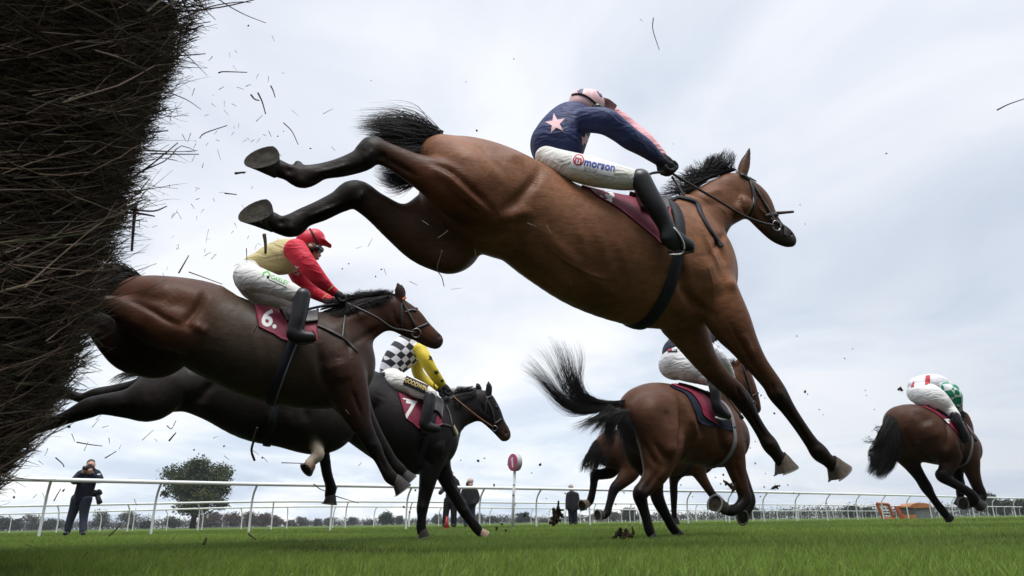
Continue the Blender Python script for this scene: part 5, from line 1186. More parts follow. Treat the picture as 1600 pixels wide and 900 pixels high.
# ------------------------------------------------------------------ people
M_SKIN = vcol_mat('skin', .5, .4, .1, 40, .1, .001)
M_SILK = breeches_mat('race_silks')
M_PANTS = breeches_mat('white_breeches')
M_CLOTH = cloth_mat('outdoor_clothes', .85, 6, .4, .2)
M_BOOT = simple('black_boot', (.009, .009, .010), .34, .35, .3, 14, bmp=.35, bdist=.008)
M_GLOVE = simple('black_glove', (.012, .012, .013), .7, .3, .3, 50, bmp=.3)
M_CAP = cloth_mat('cap_silk', .45, 9, .12, .4)
M_LENS = simple('goggle_lens', (.015, .015, .018), .12, .6, .1)
M_HAIRP = simple('brown_hair', (.035, .022, .014), .6, .3, .4, 40, bmp=.5)
SKIN = (.42, .24, .17)
def garment(name, fr, chains, vox_px, mat, root, sharp=40, it=1, surf=True):
    V, Q, C = solidify(chains, vox_px * fr.scale, sharp, it)
    o = mesh_np(name, V, Q, mat, root, cols=C); return o, Surf((V, Q))
def K(col): return lambda t: t if isinstance(t, tuple) else col
def ch(fr, pts, col, lf=.85, k=4, sub=False, grow=1.0): return Chain(fr, pts, lf=lf, k=k, sub=sub, cols=K(col), grow=grow)
def glove(fr, wrist, knuck, r_px, root, mat=M_GLOVE, col=(.012, .012, .013), down=(0.3, 1.0), name='glove'):
    """a hand closed round the reins: palm, four unequal bent fingers, a thumb from the side of the palm. wrist, knuck = (px,py,s)"""
    A, B = fr.pt(*wrist), fr.pt(*knuck); f = B - A; Ln = np.linalg.norm(f); f /= Ln
    dn = fr.pt(wrist[0] + down[0] * 10, wrist[1] + down[1] * 10, wrist[2]) - A; dn -= f * np.dot(f, dn); dn /= np.linalg.norm(dn); s = np.cross(f, dn)
    R = r_px * fr.scale
    def raw(P, r, lf=.9, k=.25):
        c = Chain.__new__(Chain); D = catmull(np.hstack([np.array(P), np.array(r)[:, None]]), 3)
        c.P, c.r = D[:, :3], D[:, 3]; c.lf = np.full(len(D), lf); c.c = np.tile(col, (len(D), 1)); c.l = fr.l; c.k = k * R; c.sub = False; return c
    cs = [raw([A, A + f * Ln * .5, B], [R * .8, R * .95, R * .85], 1.15)]
    for i, ln in enumerate((.95, 1.08, 1.0, .78)):
        q = B + s * (i - 1.5) * R * .55 - dn * R * .3
        cs.append(raw([q, q + f * R * .75 * ln + dn * R * .15, q + f * R * .85 * ln + dn * R * .9 * ln, q + f * R * .1 + dn * R * 1.35 * ln, q - f * R * .45 + dn * R * 1.1], [R * .36, R * .34, R * .32, R * .29, R * .24], 1.0, .12))
    t0 = A + f * Ln * .35 + s * R * .8
    cs.append(raw([t0, t0 + f * R * .6 + s * R * .35 + dn * R * .4, t0 + f * R * 1.2 + dn * R * .9], [R * .42, R * .36, R * .28], 1.0, .15))
    V, Q, C = solidify(cs, R * .16, 20, 1); return mesh_np(name, V, Q, mat, root, cols=C)
def person(label, fr, base_px, group=None): return thing('person', fr.pt(*base_px), label, 'person', group)
RID = 'jockeys riding in the race'

# ---- rider of number 3
R3 = person('jockey in navy jacket with pink star and pink cap on the highest leaping horse', F3, (900, 270), RID)
CAPP = (.84, .52, .54); NAVY, PINK = (.022, .034, .115), (.76, .37, .40); OFFW = (.70, .685, .635)
torso = [(871, 227, 0, 43), (880, 210, 0, 40), (892, 193, 0, 34), (904, 184, 0, 22)]
armn = [(918, 187, .14, 20), (946, 190, .2, 21), (968, 204, .2, 18.5), (985, 217, .19, 17.5), (1006, 230, .14, 15), (1027, 247, .1, 10.5)]
armf = [(920, 179, -.12, 15, PINK), (950, 180, -.17, 16, PINK), (985, 203, -.15, 15, PINK), (1010, 222, -.06, 13, PINK), (1032, 243, -.02, 9.5, PINK)]
ja, SJ = garment('jacket', F3, [ch(F3, torso, NAVY, lf=.95, k=8), ch(F3, armn, NAVY, lf=.95, k=7), ch(F3, armf, PINK, lf=.95, k=5), ch(F3, [(942, 236, .15, 3), (925, 232, .2, 3)], NAVY, sub=True, k=5)], 1.8, M_SILK, R3)
decal('star', SJ, flat_shape([star_poly(16.5, 6.5, 100)], 3), 868, 193, 0, simple('pink_silk', CAPP, .55, var=.05), ja)
decal('star', SJ, flat_shape([star_poly(12, 4.5, 80)], 3), 914, 219, 0, bpy.data.materials['pink_silk'], ja, sx=.5)
thn = [(853, 244, .06, 17), (888, 258, .17, 22.5), (928, 268, .25, 23), (964, 277, .31, 20.5), (995, 282, .34, 16)]
thf = [(853, 244, -.06, 17), (888, 258, -.17, 22), (930, 271, -.24, 22), (990, 283, -.27, 15)]
bp, SB3 = garment('breeches', F3, [ch(F3, thn, OFFW, lf=.9, k=6), ch(F3, thf, OFFW, lf=.9, k=6), ch(F3, [(856, 244, 0, 15)], OFFW, lf=1.6, k=10)], 1.8, M_PANTS, R3)
M_INKBLUE = simple('blue_print', (.03, .06, .36), .6, var=.05); M_INKRED = simple('red_print', (.45, .015, .03), .6, var=.05); M_INKGREY = simple('grey_print', (.38, .32, .42), .6, var=.05); M_WHT = simple('white_print_patch', (.80, .80, .80), .6, var=.04)
M_INKRED.name = 'red_print'
decal('print_panel', SB3, flat_shape([rect_poly(70, 21)], 4), 927, 259, 12, M_WHT, bp, lift=.0008)
ring_ = disc_poly(8.5)
decal('badge', SB3, flat_shape([disc_poly(8.8)], 3), 904, 250, 12, M_INKRED, bp, lift=.0016)
decal('badge_face', SB3, flat_shape([disc_poly(6.6)], 3), 904, 250, 12, M_WHT, bp, lift=.0022)
decal('badge_letter', SB3, text_shape('m', 15, .04, 1.5), 904, 249.5, 12, M_INKRED, bp, lift=.0028)
decal('sponsor_name', SB3, text_shape('morson', 17, .028, 1.5), 937, 258, 11, M_INKBLUE, bp, lift=.0018, sx=.93)
decal('sponsor_line', SB3, text_shape('group', 9, 0, 1.5), 923, 264.5, 11, M_INKGREY, bp, lift=.0018)
bo = [(1001, 281, .36, 18), (1011, 300, .37, 17.5), (1026, 326, .38, 16.5), (1039, 350, .38, 14), (1047, 366, .38, 15), (1060, 376, .38, 14), (1076, 384, .38, 11)]
for sgn, nm in ((1, 'boot'), (-1, 'boot')):
    V, Q, C = solidify([ch(F3, [(a, b_, c_ * sgn, d) for a, b_, c_, d in bo], (0, 0, 0), lf=.8, k=4), ch(F3, [(1044, 374, .38 * sgn, 13), (1052, 384, .38 * sgn, 9)], (0, 0, 0), lf=.8)], 1.8 * F3.scale)
    ob = mesh_np(nm, V, Q, M_BOOT, R3)
    line3(F3, [(1044, 392, .38 * sgn), (1062, 396, .38 * sgn), (1084, 392, .38 * sgn)], 2.6, M_LEATHER, 'sole', ob)
line3(F3, [(1046, 350, .40), (1058, 362, .42), (1068, 380, .42), (1066, 396, .40), (1046, 398, .38)], 1.5, M_STEEL, 'stirrup_iron', R3)
body3 = [ch(F3, torso, SKIN, lf=.9, grow=.82), ch(F3, armn, SKIN, grow=.7), ch(F3, armf[:1] + armf[1:], SKIN, grow=.7), ch(F3, thn, SKIN, grow=.8), ch(F3, thf, SKIN, grow=.8), ch(F3, bo, SKIN, grow=.7), ch(F3, [(908, 180, 0, 14), (918, 166, 0, 16)], SKIN, lf=.9, k=5), ch(F3, [(918, 165, 0, 16), (930, 171, 0, 12), (937, 176, 0, 8)], SKIN, lf=.8, k=5), ch(F3, [(940, 178, 0, 3), (943, 181, 0, 2.5)], SKIN, k=3)]
garment('body', F3, body3, 2.2, M_SKIN, R3, sharp=10)
cap, _ = garment('cap', F3, [ch(F3, [(911, 161, 0, 22.5), (923, 161, 0, 22.5)], CAPP, lf=.84, k=5), ch(F3, [(901, 166, 0, 13), (918, 171, 0, 12)], CAPP, lf=1.2, k=6), ch(F3, [(938, 192, 0, 14), (962, 194, 0, 14)], CAPP, lf=4, sub=True, k=2)], 1.4, M_CAP, R3, it=2)
garment('peak', F3, [ch(F3, [(932, 157, 0, 3.5), (946, 163, 0, 2.6), (959, 170, 0, 1.8)], CAPP, lf=[4, 5.5, 6], k=2)], .9, M_CAP, cap, it=2)
SCAP = _
m_navyp = simple('navy_silk', NAVY, .55, var=.05)
decal('cap_panel', SCAP, flat_shape([[(-7, 6), (6, 7), (0, -7)]], 3), 907, 144, 0, m_navyp, cap); decal('cap_panel', SCAP, flat_shape([[(-5, 6), (6, 2), (8, -9), (3, -6)]], 3), 935, 145, 0, m_navyp, cap)
strap('goggle_strap', SCAP, F3, [[(894, 149), (904, 147), (916, 151), (928, 160), (936, 168)]], 1.6, M_BLACKCLOTH, R3, th=.003, s=.08)
garment('goggles', F3, [ch(F3, [(932, 169, .07, 7), (941, 172, .05, 6), (947, 173, .0, 5)], (.01, .01, .01), lf=1.2)], 1.4, M_LENS, R3)
glove(F3, (1029, 249, .09), (1043, 262, .09), 11, R3); glove(F3, (1034, 247, -.02), (1047, 259, -.03), 10.5, R3)

# ---- rider of number 6
R6 = person('jockey in cream and red silks with red cap and white breeches', F6, (420, 470), RID)
CREAM, RED = (.56, .47, .22), (.62, .018, .045); GREYW = (.68, .67, .64)
torso = [(396, 413, 0, 15), (410, 410, 0, 19), (428, 405, 0, 25), (445, 401, 0, 28), (458, 398, 0, 24)]
armn = [(462, 391, .16, 18.5, RED), (475, 408, .2, 16, RED), (486, 421, .2, 14.5, RED), (500, 437, .17, 12, RED), (514, 450, .12, 8.5, RED), (523, 457, .1, 7, RED)]
armf = [(458, 405, -.1, 17, RED), (470, 436, -.16, 13.5, RED), (485, 452, -.15, 12, RED), (503, 463, -.08, 9.5, RED), (519, 471, -.03, 7, RED)]
ja, SJ = garment('jacket', F6, [ch(F6, torso, CREAM, lf=.95, k=6), ch(F6, armn, RED, lf=.95, k=4), ch(F6, armf, RED, lf=.95, k=4)], 1.6, M_SILK, R6, sharp=60)
decal('chest_letters', SJ, text_shape('X', 9, .02, 1.5), 463, 419, 20, M_WHT, ja); decal('chest_letters', SJ, text_shape('OI', 9, .02, 1.5), 463, 427, 25, M_WHT, ja)
M_GOLD = simple('gold_band', (.50, .37, .10), .5, var=.05)
strap('cuff_band', SJ, F6, [[(513, 453), (517, 450), (522, 446)], [(504, 467), (508, 463), (512, 459)]], .8, M_GOLD, ja, th=.002)
thn = [(386, 431, .06, 21), (396, 436, .13, 21.5), (418, 442, .22, 18), (445, 452, .30, 15.5), (468, 463, .33, 12.5)]
thf = [(386, 436, -.06, 20), (400, 452, -.18, 20), (428, 466, -.25, 15), (452, 478, -.27, 12)]
bp, SB6 = garment('breeches', F6, [ch(F6, thn, GREYW, lf=.95, k=5), ch(F6, thf, GREYW, lf=.95, k=5), ch(F6, [(388, 424, 0, 17)], GREYW, lf=1.3, k=8)], 1.6, M_PANTS, R6)
M_GREEN = simple('green_print', (.10, .42, .08), .6, var=.05)
decal('sponsor_name', SB6, text_shape('OAKLEY', 9.5, .02, 1.5), 437, 437.5, 22, M_GREEN, bp, sx=.82)
decal('logo_roof', SB6, flat_shape([[(-7, -3), (-7, 3), (0, 7), (7, 1), (5, -1), (0, 4), (-4.5, 1), (-4.5, -3)]], 2), 417, 429.5, 12, M_GREEN, bp)
decal('logo_square', SB6, flat_shape([rect_poly(4, 4.5)], 2), 419, 433, 15, M_BLACKCLOTH, bp)
decal('sponsor_line', SB6, flat_shape([rect_poly(30, 1)], 3), 434, 443, 24, M_BLACKCLOTH, bp)
bo = [(472, 462, .35, 13), (469, 480, .36, 13), (465, 500, .37, 12.5), (461, 514, .37, 12), (461, 523, .37, 12.5), (472, 526, .37, 10.5), (487, 527, .37, 8.5)]
for sgn in (1, -1):
    V, Q, C = solidify([ch(F6, [(a, b_, c_ * sgn, d) for a, b_, c_, d in bo], (0, 0, 0), lf=.8, k=4)], 1.6 * F6.scale); ob = mesh_np('boot', V, Q, M_BOOT, R6)
    line3(F6, [(454, 534, .37 * sgn), (472, 537, .37 * sgn), (490, 534, .37 * sgn)], 2, M_LEATHER, 'sole', ob)
line3(F6, [(488, 515, .38), (494, 522, .38), (495, 532, .38)], 1.3, simple('red_iron', (.5, .05, .06), .5), 'stirrup_iron', R6)
body6 = [ch(F6, torso, SKIN, lf=.9, grow=.82), ch(F6, armn, SKIN, grow=.7), ch(F6, armf, SKIN, grow=.7), ch(F6, thn, SKIN, grow=.8), ch(F6, thf, SKIN, grow=.8), ch(F6, bo, SKIN, grow=.7),
         ch(F6, [(462, 394, 0, 12), (476, 388, 0, 11)], SKIN, lf=.95, k=4), ch(F6, [(483, 380, 0, 15), (489, 386, 0, 12.5), (491, 397, 0, 8.5)], SKIN, lf=.78, k=4), ch(F6, [(492, 402, 0, 4.5)], SKIN, lf=1, k=3), ch(F6, [(496, 393, 0, 2.6), (499.5, 399.5, 0, 2.4)], SKIN, lf=.9, k=2), ch(F6, [(497, 404.5, 0, 1.6)], (.40, .16, .13), lf=2, k=1.5), ch(F6, [(485, 384, .085, 4)], SKIN, lf=.5, k=1.5)]
_, SF6 = garment('body', F6, body6, 1.3, M_SKIN, R6, sharp=10)
garment('hair', F6, [ch(F6, [(481, 386, 0, 13), (485, 394, 0, 9)], (.02, .014, .01), lf=.92, k=4)], 1.5, M_HAIRP, R6)
cap, SCAP = garment('cap', F6, [ch(F6, [(479, 375, 0, 16), (491, 373, 0, 16.5)], RED, lf=.85, k=4), ch(F6, [(503, 377, 0, 5), (510, 381, 0, 2.4), (517, 385, 0, 1.4)], RED, lf=[2.4, 4.5, 6], k=3), ch(F6, [(478, 399, 0, 11), (506, 396, 0, 10)], RED, lf=4, sub=True, k=1.5)], 1.3, M_CAP, R6, it=2)
strap('goggle_strap', SCAP, F6, [[(484, 358), (489, 366), (494, 376), (497, 384)]], 1.4, M_BLACKCLOTH, R6, th=.003, s=.08)
garment('goggles', F6, [ch(F6, [(494, 388, .06, 5), (500, 391, 0, 5)], (.01, .01, .01), lf=1.3)], 1.2, M_LENS, R6)
glove(F6, (526, 459, .1), (535, 466, .1), 7.5, R6); glove(F6, (521, 471, -.02), (530, 473, -.02), 7, R6)

# ---- rider of number 7
R7 = person('jockey in black and white chequered silks with yellow sleeves', F7, (640, 612), RID)
WH, YEL = (.74, .74, .78), (.66, .50, .02)
torso = [(610, 579, 0, 17), (618, 566, 0, 21), (630, 553, 0, 24), (642, 541, 0, 23), (651, 535, 0, 17)]
armn = [(656, 546, .17, 10.5, YEL), (665, 562, .21, 10.5, YEL), (673, 576, .2, 9.5, YEL), (683, 591, .15, 8.5, YEL), (691, 601, .1, 6.5, YEL)]
armf = [(650, 560, -.12, 9, YEL), (653, 582, -.18, 9, YEL), (666, 597, -.16, 8.5, YEL), (684, 606, -.06, 6, YEL)]
m_chk, nt, b = new_mat('chequered_silk')
a = N(nt, 'ShaderNodeAttribute'); a.attribute_name = 'weave'; sp = N(nt, 'ShaderNodeSeparateXYZ'); L(nt, a.outputs['Vector'], sp.inputs[0])
fx_ = M(nt, 'FLOOR', sp.outputs[0]); fy_ = M(nt, 'FLOOR', sp.outputs[1]); par = M(nt, 'MODULO', M(nt, 'ADD', M(nt, 'ADD', fx_, fy_), 200), 2)
ck = mixc(nt, par, (.76, .76, .80), (.016, .016, .022)); va = N(nt, 'ShaderNodeAttribute'); va.attribute_name = 'col'
sel = N(nt, 'ShaderNodeSeparateColor'); L(nt, va.outputs['Color'], sel.inputs[0])
isY = M(nt, 'LESS_THAN', sel.outputs[2], .35)
L(nt, mixc(nt, isY, ck, YEL), b.inputs['Base Color']); b.inputs['Roughness'].default_value = .55; bump(nt, b, obj_noise(nt, 12, 3), .5, .012)
V, Q, C = solidify([ch(F7, torso, WH, lf=.95, k=5), ch(F7, armn, YEL, lf=.95, k=3), ch(F7, armf, YEL, lf=.95, k=3)], 1.5 * F7.scale, 60)
ja = mesh_np('jacket', V, Q, m_chk, R7, cols=C); SJ = Surf((V, Q))
up = F7.pt(651, 535) - F7.pt(610, 579); up /= np.linalg.norm(up); sd = np.cross(F7.l, up); sz = 9.6 * F7.scale
o0 = F7.pt(630, 557); dV = V - o0; wv = np.stack([(dV @ up) / sz + .2, (dV @ sd) / sz * .92 + (dV @ F7.l) / sz * .75 + .5, 0 * dV[:, 0]], 1)
at_ = ja.data.attributes.new('weave', 'FLOAT_VECTOR', 'POINT'); at_.data.foreach_set('vector', wv.astype(np.float32).ravel())
for x, y, s in ((674, 559, 6), (682, 582, 5), (691, 595, 4)): decal('star', SJ, flat_shape([star_poly(s, s * .45)], 2), x, y, 20, M_BLACKCLOTH, ja)
thn = [(610, 592, .06, 17), (622, 597, .16, 17), (640, 603, .22, 14.5), (660, 611, .30, 12.5), (673, 617, .36, 10)]
thf = [(610, 592, -.06, 16), (624, 600, -.18, 15), (650, 612, -.25, 12), (672, 622, -.26, 9)]
bp, SB7 = garment('breeches', F7, [ch(F7, thn, OFFW, lf=.95, k=4), ch(F7, thf, OFFW, lf=.95, k=4), ch(F7, [(611, 590, 0, 15)], OFFW, lf=1.3, k=6)], 1.5, M_PANTS, R7)
decal('sponsor_panel', SB7, flat_shape([rect_poly(38, 14)], 3), 649.5, 601.5, 24, M_BLACKCLOTH, bp, lift=.004)
decal('sponsor_name', SB7, text_shape('GOODWIN', 8.2, .02, 1.2), 650, 601.5, 24, M_GOLD, bp, lift=.008, sx=.88, sy=1.15)
decal('waist_tag', SB7, flat_shape([rect_poly(7, 6)], 2), 598.5, 585, -8, M_BLACKCLOTH, bp, lift=.004)
bo = [(672, 619, .38, 9.5), (670, 635, .40, 9.5), (666, 652, .41, 9), (664, 664, .41, 9), (672, 668, .41, 8), (682, 670, .41, 6.5)]
for sgn in (1, -1):
    V, Q, C = solidify([ch(F7, [(a, b_, c_ * sgn, d) for a, b_, c_, d in bo], (0, 0, 0), lf=.8, k=3)], 1.5 * F7.scale); ob = mesh_np('boot', V, Q, M_BOOT, R7)
    line3(F7, [(659, 674, .41 * sgn), (672, 677, .41 * sgn), (687, 674, .41 * sgn)], 1.6, M_LEATHER, 'sole', ob)
garment('body', F7, [ch(F7, torso, SKIN, lf=.9, grow=.82), ch(F7, armn, SKIN, grow=.7), ch(F7, armf, SKIN, grow=.7), ch(F7, thn, SKIN, grow=.8), ch(F7, thf, SKIN, grow=.8), ch(F7, bo, SKIN, grow=.7), ch(F7, [(652, 536, 0, 9), (660, 530, 0, 8)], SKIN, k=3), ch(F7, [(664, 526, 0, 11.5), (669, 532, 0, 8)], SKIN, lf=.8, k=3), ch(F7, [(674, 531, 0, 2)], SKIN, k=1)], 1.5, M_SKIN, R7, sharp=10)
garment('cap', F7, [ch(F7, [(660, 523, 0, 12), (667, 521, 0, 12)], WH, lf=.85, k=3), ch(F7, [(676, 525, 0, 3), (684, 530, 0, 1.2)], WH, lf=[3, 6], k=2)], 1.4, M_CAP, R7)
glove(F7, (693, 603, .1), (700, 611, .1), 6.2, R7); glove(F7, (686, 607, -.05), (692, 614, -.05), 5.5, R7)
line3(F7, [(680, 608, .1), (678, 601, .12), (681, 596, .13), (684, 596, .13)], 1.0, M_LEATHER, 'strap_end', R7)

# ---- rider of the brown galloping horse
RG = person('jockey seen from behind in white breeches, dark cap and white sleeves', FG, (1060, 600), RID)
DKN = (.022, .025, .045)
torso = [(1061, 552, 0, 26), (1070, 541, 0, 25), (1085, 532, .0, 23), (1098, 530, 0, 18)]
armn = [(1100, 541, .17, 13, WH), (1115, 551, .2, 11, WH), (1128, 562, .2, 9.5, WH), (1138, 577, .14, 7, WH), (1143, 590, .08, 6, WH)]
armf = [(1100, 536, -.15, 12, WH), (1120, 550, -.18, 10, WH), (1140, 580, -.08, 6.5, WH)]
ja, SJ = garment('jacket', FG, [ch(FG, torso, DKN, lf=1, k=5), ch(FG, armn, WH, lf=.95, k=4), ch(FG, armf, WH, k=4)], 1.6, M_SILK, RG)
WHB = (.74, .73, .72)
thn = [(1066, 566, .07, 27), (1080, 574, .16, 24), (1095, 583, .22, 17), (1112, 593, .31, 10)]
thf = [(1060, 566, -.07, 26), (1075, 575, -.16, 22), (1110, 594, -.25, 10)]
bp, SBG = garment('breeches', FG, [ch(FG, thn, WHB, lf=.95, k=5), ch(FG, thf, WHB, lf=.95, k=5), ch(FG, [(1058, 568, 0, 25)], WHB, lf=1.25, k=8)], 1.6, M_PANTS, RG)
decal('sponsor_tag', SBG, flat_shape([rect_poly(15, 5)], 2), 1051, 547.5, -2, M_BLACKCLOTH, bp, lift=.004)
decal('tag_mark', SBG, flat_shape([rect_poly(4, 3)], 2), 1047, 547.5, -2, M_INKRED, bp, lift=.008); decal('tag_letters', SBG, text_shape('BET', 4.6, .02, 1), 1054, 547.3, -2, M_WHT, bp, lift=.008)
bo = [(1113, 595, .33, 9), (1117, 610, .36, 9), (1118, 624, .36, 8.5), (1121, 636, .36, 9.5), (1128, 644, .36, 8.5), (1137, 650, .36, 6.5)]
for sgn in (1, -1):
    V, Q, C = solidify([ch(FG, [(a, b_, c_ * sgn, d) for a, b_, c_, d in bo], (0, 0, 0), lf=.85, k=3)], 1.5 * FG.scale); ob = mesh_np('boot', V, Q, M_BOOT, RG)
    line3(FG, [(1118, 652, .36 * sgn), (1128, 655, .36 * sgn), (1142, 654, .36 * sgn)], 1.6, M_RAIL if sgn > 0 else M_LEATHER, 'sole', ob)
garment('body', FG, [ch(FG, torso, SKIN, lf=.9, grow=.82), ch(FG, armn, SKIN, grow=.7), ch(FG, armf, SKIN, grow=.7), ch(FG, thn, SKIN, grow=.8), ch(FG, thf, SKIN, grow=.8), ch(FG, bo, SKIN, grow=.7), ch(FG, [(1096, 530, 0, 10), (1100, 524, 0, 10)], SKIN, k=3), ch(FG, [(1102, 522, 0, 13), (1107, 528, 0, 9)], SKIN, lf=.8, k=3), ch(FG, [(1114, 528, 0, 2)], SKIN, k=1)], 1.6, M_SKIN, RG, sharp=10)
garment('cap', FG, [ch(FG, [(1098, 519, 0, 14), (1103, 521, 0, 15)], (.03, .034, .045), lf=.85, k=3), ch(FG, [(1113, 530, 0, 3), (1117, 532, 0, 2)], (.01, .01, .01), lf=[3, 4], k=2)], 1.4, M_CAP, RG)
glove(FG, (1140, 588, .08), (1145, 595, .08), 6, RG); glove(FG, (1141, 584, -.06), (1147, 590, -.06), 6, RG)
def whip(label, fr, a, b_):
    t = thing('whip', fr.pt(*a), label, 'whip', 'riding whips')
    A, B = fr.pt(*a), fr.pt(*b_); tube('shaft', [A, A * .5 + B * .5, B], [.006, .007, .008], M_LEATHER, t, 6, n=8)
    d = B - A; tube('flap', [B - d * .02, B + d * .06, B + d * .16], [.009, .016, .015], M_BLACKCLOTH, t, 6)
whip('whip held low beside the brown galloping horse', FG, (1127, 608, .36), (1156, 648, .38))

# ---- rider of the leader
RR = person('jockey in white with red patches, green and white sleeves, on the leading horse', FR, (1450, 630), RID)
torso = [(1434, 604, 0, 14), (1444, 601, 0, 15), (1458, 599, 0, 14.5), (1470, 601, 0, 13), (1480, 607, 0, 11)]
armn = [(1478, 606, .16, 9), (1487, 612, .2, 10), (1494, 620, .2, 9), (1496, 631, .17, 7), (1499, 640, .1, 5)]
m_gw, nt, b = new_mat('green_white_silk'); a = N(nt, 'ShaderNodeTexCoord'); ckn = N(nt, 'ShaderNodeTexChecker'); ckn.inputs['Scale'].default_value = 11.5
L(nt, a.outputs['Object'], ckn.inputs['Vector']); ckn.inputs['Color1'].default_value = (.74, .76, .76, 1); ckn.inputs['Color2'].default_value = (.0, .23, .10, 1)
L(nt, ckn.outputs['Color'], b.inputs['Base Color']); b.inputs['Roughness'].default_value = .55
ja, SJ = garment('jacket', FR, [ch(FR, torso, WH, lf=1, k=4)], 1.4, M_SILK, RR)
garment('sleeve', FR, [ch(FR, armn, WH, lf=1, k=3)], 1.3, m_gw, RR); garment('sleeve', FR, [ch(FR, [(a_, b_, -s_, r_) for a_, b_, s_, r_ in armn], WH, lf=1, k=3)], 1.3, m_gw, RR)
thn = [(1438, 615, .06, 17), (1452, 618, .16, 19), (1466, 626, .22, 16), (1480, 638, .25, 11.5), (1492, 648, .33, 7.5)]
thf = [(1436, 616, -.06, 16), (1448, 622, -.16, 17), (1488, 646, -.26, 8)]
bp, SBR = garment('breeches', FR, [ch(FR, thn, WHB, lf=.95, k=4), ch(FR, thf, WHB, lf=.95, k=4), ch(FR, [(1436, 612, 0, 15)], WHB, lf=1.2, k=5)], 1.4, M_PANTS, RR)
decal('red_patch', Surf(*[(np.array([v.co for v in x.data.vertices]), np.array([list(p.vertices) for p in x.data.polygons])) for x in (ja, bp)]), flat_shape([[(-4, -7), (4, -6), (6, 7), (-1, 7)]], 2), 1448, 594, -8, M_INKRED, ja, lift=.006)
decal('red_patch', Surf(*[(np.array([v.co for v in x.data.vertices]), np.array([list(p.vertices) for p in x.data.polygons])) for x in (ja, bp)]), flat_shape([[(-3, -5), (3, -4), (4, 5)]], 2), 1425, 600, -10, M_INKRED, ja, lift=.006)
bo = [(1492, 649, .34, 7.5), (1497, 660, .36, 7), (1502, 670, .36, 7), (1506, 678, .36, 7.5), (1509, 686, .36, 6)]
for sgn in (1, -1):
    V, Q, C = solidify([ch(FR, [(a, b_, c_ * sgn, d) for a, b_, c_, d in bo], (0, 0, 0), lf=.85, k=3)], 1.4 * FR.scale); ob = mesh_np('boot', V, Q, M_BOOT, RR)
garment('body', FR, [ch(FR, torso, SKIN, lf=.9, grow=.82), ch(FR, armn, SKIN, grow=.7), ch(FR, thn, SKIN, grow=.8), ch(FR, thf, SKIN, grow=.8), ch(FR, bo, SKIN, grow=.7), ch(FR, [(1482, 606, 0, 7), (1487, 610, 0, 7)], SKIN, k=3), ch(FR, [(1488, 612, 0, 7.5)], SKIN, k=3)], 1.5, M_SKIN, RR, sharp=10)
garment('cap', FR, [ch(FR, [(1484, 606, 0, 8.5), (1489, 609, 0, 9)], (.0, .23, .10), lf=.9, k=3)], 1.3, M_CAP, RR)
glove(FR, (1499, 641, .1), (1503, 647, .1), 4.5, RR); glove(FR, (1498, 640, -.1), (1502, 646, -.1), 4.5, RR)
whip('whip sticking out past the boot of the leading rider', FR, (1500, 648, .36), (1522, 684, .38))

# ---- people on foot beyond the rail
def walker(label, px, Y, parts, group=None):
    fr = Frame(px, 780, Y, 0); root = thing('person', ground(px, Y), label, 'person', group); out = {}
    for name, mat, col, chains in parts:
        cs = [Chain(fr, c, lf=lf, k=2.2, cols=K(col)) for c, lf in chains]
        V, Q, C = solidify(cs, .8 * fr.scale, 20, 1); out[name] = mesh_np(name, V, Q, mat, root, cols=C)
    return fr, root, out
DKJ, JEAN = (.012, .014, .026), (.045, .052, .075)
legs = [([(121, 780, 0, 9.5), (116, 795, -.05, 7.5), (110, 812, -.08, 6), (105, 830, -.1, 5)], .9), ([(134, 780, 0, 9.5), (132, 795, 0, 7.5), (130.5, 812, 0, 6), (129.5, 830, .05, 5.2)], .9)]
fp, rt, op = walker('photographer in dark jacket and jeans aiming a camera over the rail', 128, 16.3, [
    ('body', M_SKIN, SKIN, [([(138, 744, 0, 11), (134, 760, 0, 11), (130, 776, 0, 11)], .65), (legs[0][0], .6), (legs[1][0], .6), ([(140, 738, .1, 4), (141.5, 731, .1, 4.5)], 1), ([(142, 727, .1, 6.5), (141.5, 732, .12, 5)], .9), ([(125, 743, .0, 4), (117, 752, .15, 3.5), (124, 746, .3, 3), (131, 737, .38, 3)], 1), ([(151, 742, 0, 4), (155, 750, .15, 3.5), (148, 746, .3, 3), (142, 738, .38, 3)], 1)]),
    ('jacket', M_CLOTH, DKJ, [([(138, 743, 0, 14), (134, 760, 0, 14), (129, 777, 0, 13.5)], .68), ([(126, 742, .0, 7), (117, 751, .15, 6), (123, 747, .28, 5), (129, 740, .36, 3.6)], 1), ([(150, 741, 0, 7), (155, 749, .15, 6), (148, 746, .28, 5), (143, 741, .36, 3.8)], 1)]),
    ('trousers', M_CLOTH, JEAN, legs), ('hair', M_HAIRP, (.06, .035, .02), [([(142, 723.5, .05, 6)], 1)]),
    ('shoe', M_BOOT, (0, 0, 0), [([(104, 831, -.1, 4), (102, 834, .05, 3.4)], 1)]), ('shoe ', M_BOOT, (0, 0, 0), [([(129.5, 831, .05, 4), (130, 834, .2, 3.4)], 1)])])
op['shoe '].name = 'shoe'
for w_, k_ in (((130.5, 738, .38), (134, 733, .42)), ((142, 740, .38), (141, 735, .44))): glove(fp, w_, k_, 2.6, rt, M_SKIN, SKIN, name='hand')
decal('shoulder_mark', Surf((np.array([v.co for v in op['jacket'].data.vertices]), np.array([list(p.vertices) for p in op['jacket'].data.polygons]))), flat_shape([rect_poly(5, 1)], 2), 154.5, 741, -5, M_WHT, op['jacket'])
